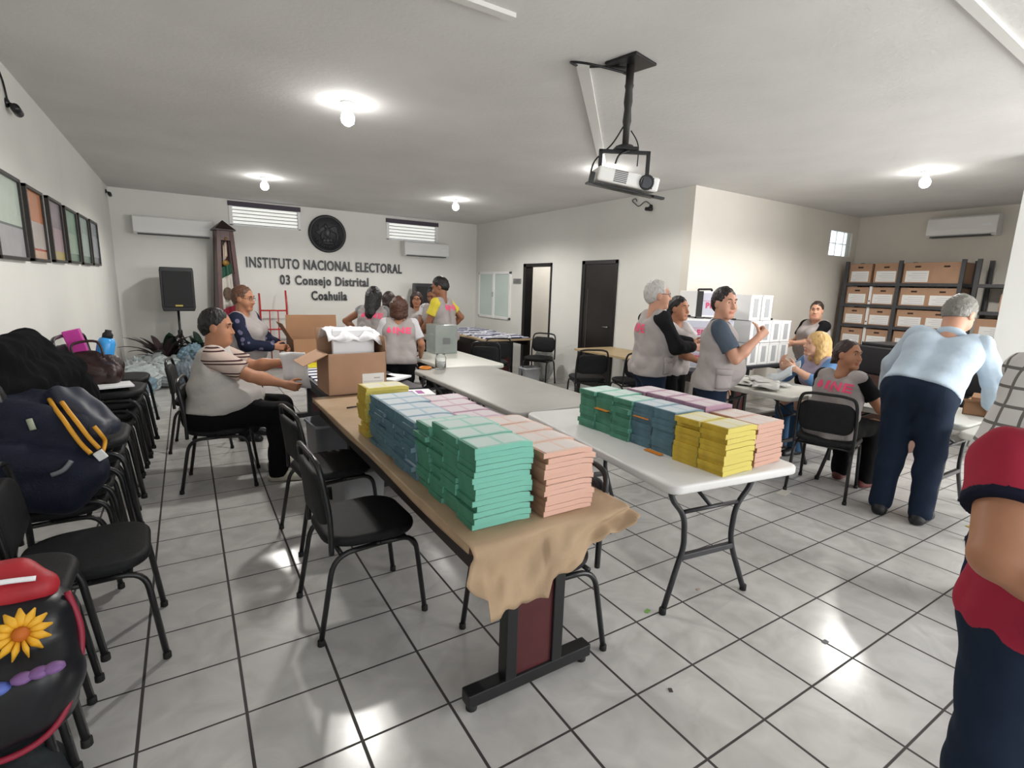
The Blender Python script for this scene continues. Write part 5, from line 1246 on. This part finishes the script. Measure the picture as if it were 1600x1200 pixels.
TAN = ('tan', '#a8765a'); LIGHT = ('light', '#c2927a'); BRN = ('brown', '#8e6048'); PALE = ('pale', '#c99d86')
BLK = ('black', '#0f0d0d'); DBR = ('dark_brown', '#2c1b16'); MBR = ('mid_brown', '#5a3b2a'); BLD = ('blonde', '#c9a56a'); WHT = ('white', '#b9b6b2'); GRY = ('grey', '#77756f')
blackt = cloth_m('black', '#111114'); whitet = cloth_m('white', '#c9c8cc'); jeans = cloth_m('navy_denim', '#1b2637', bump=.25); blktr = cloth_m('black_trousers', '#0c0c0e'); slate = cloth_m('slate_tee', '#4a5460')
PEOPLE = []
def P(*a, **k): PEOPLE.append(person(*a, **k)); return PEOPLE[-1]
P('large seated person in striped sleeves and pale vest, reading papers at the left', (.13, 4.50), (.99, -.12), 1.66, TAN, ('short',)+BLK, g=1.50, belly=1.2, sit=.46, lean=4, yaw=-12, pitch=8, handR=(.24, .50, .80), handL=(-.06, .50, .93), elR=(1, -.3, -.6), shirt=striped('striped_blouse', '#b9a79d', '#3c2326', (2,), (11.,)), sleeve=.80, vest=cloth_m('pale_vest', '#b3aeaa'), trousers=blktr, shoes='#b9b6a6', vhem=.0, curl=.8, spread=.13, kneeY=.46, footY=.42)
P('woman with glasses in navy patterned blouse and grey vest, behind the striped-sleeve person', (.46, 5.66), (.88, -.47), 1.51, TAN, ('short',)+MBR, g=1.25, belly=.4, bust=1, yaw=-6, pitch=8, handR=(.10, .30, .95), handL=(-.05, .34, .93), glasses=True, shirt=patchy('navy_floral', '#1f2438', '#6d6a86'), sleeve=1.9, vest=vestm, trousers=blktr, curl=.8)
P('woman with short brown hair, seen from behind, white sleeves and grey vest with pink logo', (1.98, 5.52), (.36, .93), 1.44, TAN, ('bob',)+('reddish_brown', '#4a2c20'), g=1.15, lean=6, pitch=12, handR=(.24, .16, .78), handL=(-.2, .25, .84), shirt=whitet, sleeve=.75, vest=vestm, trousers=cloth_m('dark_trousers', '#15161c'), ine=(.0, .30))
P('woman with long black hair seen from behind, elbow out, left of the brown-haired one', (2.05, 6.78), (.60, .80), 1.54, BRN, ('long',)+BLK, g=1.1, lean=14, pitch=20, handL=(-.22, .12, .92), elL=(-1, -.3, .1), handR=(.12, .38, .86), shirt=cloth_m('grey_tee', '#7b7d80'), sleeve=.25, vest=vestm, trousers=blktr, ine=(.03, .30))
P('dark-haired person almost hidden between the two women seen from behind', (2.55, 7.50), (.2, .98), 1.46, BRN, ('bob',)+DBR, g=1.0, pitch=25, lean=10, handR=(.1, .3, .85), handL=(-.1, .3, .85), shirt=whitet, vest=vestm, trousers=blktr)
P('woman with red-framed glasses facing the viewer in front of the right loudspeaker', (3.10, 7.82), (-.40, -.92), 1.46, TAN, ('long',)+('auburn', '#2e1718'), g=1.1, bust=1, pitch=6, handR=(.10, .30, 1.0), handL=(-.12, .36, .95), elR=(1, .1, -.3), glasses=(.25, .05, .06), shirt=whitet, sleeve=.6, vest=vestm, vopen=True, trousers=blktr)
P('dark-haired woman bending her head, just left of the man in yellow', (3.14, 7.16), (-.75, -.55), 1.56, BRN, ('tail',)+BLK, g=1.05, pitch=28, lean=8, handR=(.1, .36, .95), handL=(-.1, .36, .95), shirt=whitet, sleeve=.5, vest=vestm, trousers=blktr)
P('young man in yellow shirt under a grey vest, his back to the viewer', (2.99, 6.52), (-.62, .78), 1.69, BRN, ('short',)+BLK, g=1.0, lean=6, yaw=18, pitch=22, handL=(-.14, .30, .92), handR=(.30, .08, .98), elL=(-.8, -.5, -.5), shirt=cloth_m('yellow_tee', '#d6c548'), sleeve=.62, vest=vestm, trousers=cloth_m('charcoal_trousers', '#1b1c20'), ine=(.02, .32), hem=-.20, vhem=-.10)
P('white-haired man with glasses, black sleeves and grey vest, seen from his right', (3.70, 3.40), (.90, -.44), 1.68, LIGHT, ('short',)+WHT, g=1.2, belly=.5, yaw=-10, handR=(.08, .36, 1.09), handL=(-.04, .40, 1.12), elR=(.7, -.6, -.7), glasses=(.15, .04, .04), pocket=((1, .03, .13, -.07, .05), (1, .025, .135, .04, .09)), shirt=cloth_m('charcoal_shirt', '#1d1d20'), sleeve=1.9, vest=vestm, trousers=jeans, ine=(-.02, .30), curl=.5)
P('woman with tied black hair, white top under open vest, beside the white-haired man', (4.22, 3.58), (.22, -.97), 1.54, TAN, ('tail',)+BLK, g=1.15, bust=1, yaw=-8, handR=(.02, .30, .92), handL=(.04, .30, 1.06), elL=(-1, -.2, -.4), shirt=whitet, sleeve=.55, vest=vestm, vopen=True, trousers=blktr)
P('man giving a thumbs up, grey vest over slate polo, looking at the viewer', (3.80, 2.76), (.56, -.83), 1.63, LIGHT, ('short',)+('black_brown', '#1d1816'), g=1.22, belly=.55, yaw=-46, pitch=2, look_side=-.3, handR=(.15, .29, 1.25), elR=(.35, -1, -.6), upR=(0, .1, 1), thumbR=True, shirt=slate, sleeve=.72, vest=vestm, vopen=True, trousers=jeans, pocket=((1, .015, .135, -.075, .055), (1, .01, .14, .045, .10)), keys=True, collar=slate)
P('woman in black tee and grey vest standing by the far boxes, looking over her shoulder', (7.12, 3.72), (-.90, .35), 1.52, LIGHT, ('tail',)+DBR, g=1.35, belly=.5, bust=1, yaw=40, handL=(-.05, .34, .98), handR=(.1, .32, .92), shirt=blackt, sleeve=.7, vest=vestm, trousers=blktr)
P('smiling blonde woman seated in profile across the cream table', (5.56, 2.68), (-.93, .36), 1.58, PALE, ('long',)+BLD, g=1.0, bust=1, sit=.46, lean=24, yaw=-14, pitch=-2, handR=(.10, .50, .90), handL=(-.12, .52, .88), shirt=cloth_m('blue_denim_shirt', '#5f83ad'), sleeve=1.35, vest=cloth_m('lilac_vest', '#a9a0b4'), trousers=cloth_m('blue_jeans', '#33506e'))
P('girl with tied brown hair seated with her back turned, looking over her right shoulder', (4.42, 2.08), (.99, -.12), 1.52, TAN, ('tail',)+DBR, g=1.1, sit=.46, lean=10, yaw=-95, pitch=-3, look_side=-.5, handR=(.22, .36, .80), handL=(-.18, .38, .80), elR=(.7, -.3, -1), elL=(-.6, -.3, -1), shirt=blackt, sleeve=.62, vest=vestm, trousers=blktr, shoes='#6b3b3a', ine=(.02, .31), vhem=-.14)
P('grey-haired man in light blue shirt and navy jeans bending over the table', (4.36, 1.49), (.95, .18), 1.76, LIGHT, ('short',)+GRY, g=1.15, belly=.3, lean=40, side=8, yaw=-25, pitch=45, handR=(.34, .56, .83), handL=(-.30, .50, .83), elR=(1, -.2, -.1), elL=(-1, -.2, -.1), shirt=cloth_m('light_blue_shirt', '#b4c4d2'), sleeve=1.9, trousers=jeans, hem=-.03, collar=cloth_m('light_blue_shirt', '#b4c4d2'), spread=.11)
P('person in white and grey plaid shirt standing at the right edge, beyond the red polo', (3.44, .70), (.95, -.30), 1.60, TAN, ('short',)+BLK, g=1.15, lean=16, pitch=30, handR=(.2, .42, .85), handL=(-.2, .42, .85), shirt=striped('plaid_shirt', '#c4c2c0', '#6a6765', (0, 2), (11., 11.), .84), sleeve=1.85, trousers=cloth_m('navy_trousers', '#20263f'), hem=-.07)
P('person in red polo with folded arms, cropped by the right edge, nearest the viewer', (1.79, .245), (-.86, -.51), 1.50, TAN, ('short',)+BLK, g=1.10, belly=.5, lean=4, armk=1.4, handR=(.0, .20, .93), handL=(.0, .27, 1.0), elR=(1, .35, .0), elL=(-1, -.4, -.1), shirt=cloth_m('red_polo', '#9c2a3e', bump=.3, bs=9), sleeve=.50, cuff=cloth_m('navy_cuff', '#171a2b'), collar=cloth_m('navy_cuff', '#171a2b'), trousers=jeans, hem=-.17)
# papers held by the seated person
gg = [[((u-4)*.026, .02*math.sin(u*.6)+.012*math.cos(v), (v-5)*.030) for v in range(11)] for u in range(9)]
o = sheet('held_papers', gg, paper_w, None, .003); o.location = (.70, 4.34, .88); o.rotation_euler = (R(6), R(-4), R(-30)); tag(o, 'white papers held up by the striped-sleeve person', 'paper')
o = MB().box(-.15, -.15, 0, .15, .15, .36).build('clear_ballot_box', M('clear_box_film', '#b6bfbb', .25, trans=.5, var=.08), loc=(2.72, 6.02, .7405), bevel=.01); tag(o, 'translucent plastic box on the pale table in front of the young man in yellow', 'box')
MB().box(-.05, -.152, .12, .05, -.1505, .2).build('printed_mark', M('grey_mark', '#6d6f70', .6), o)
# ---------------------------------------------------------------- tidy up
for o in list(bpy.data.objects):
    if o.type == 'EMPTY' and o.parent is None and not o.children: bpy.data.objects.remove(o)
print('BOOKLETS', NB)
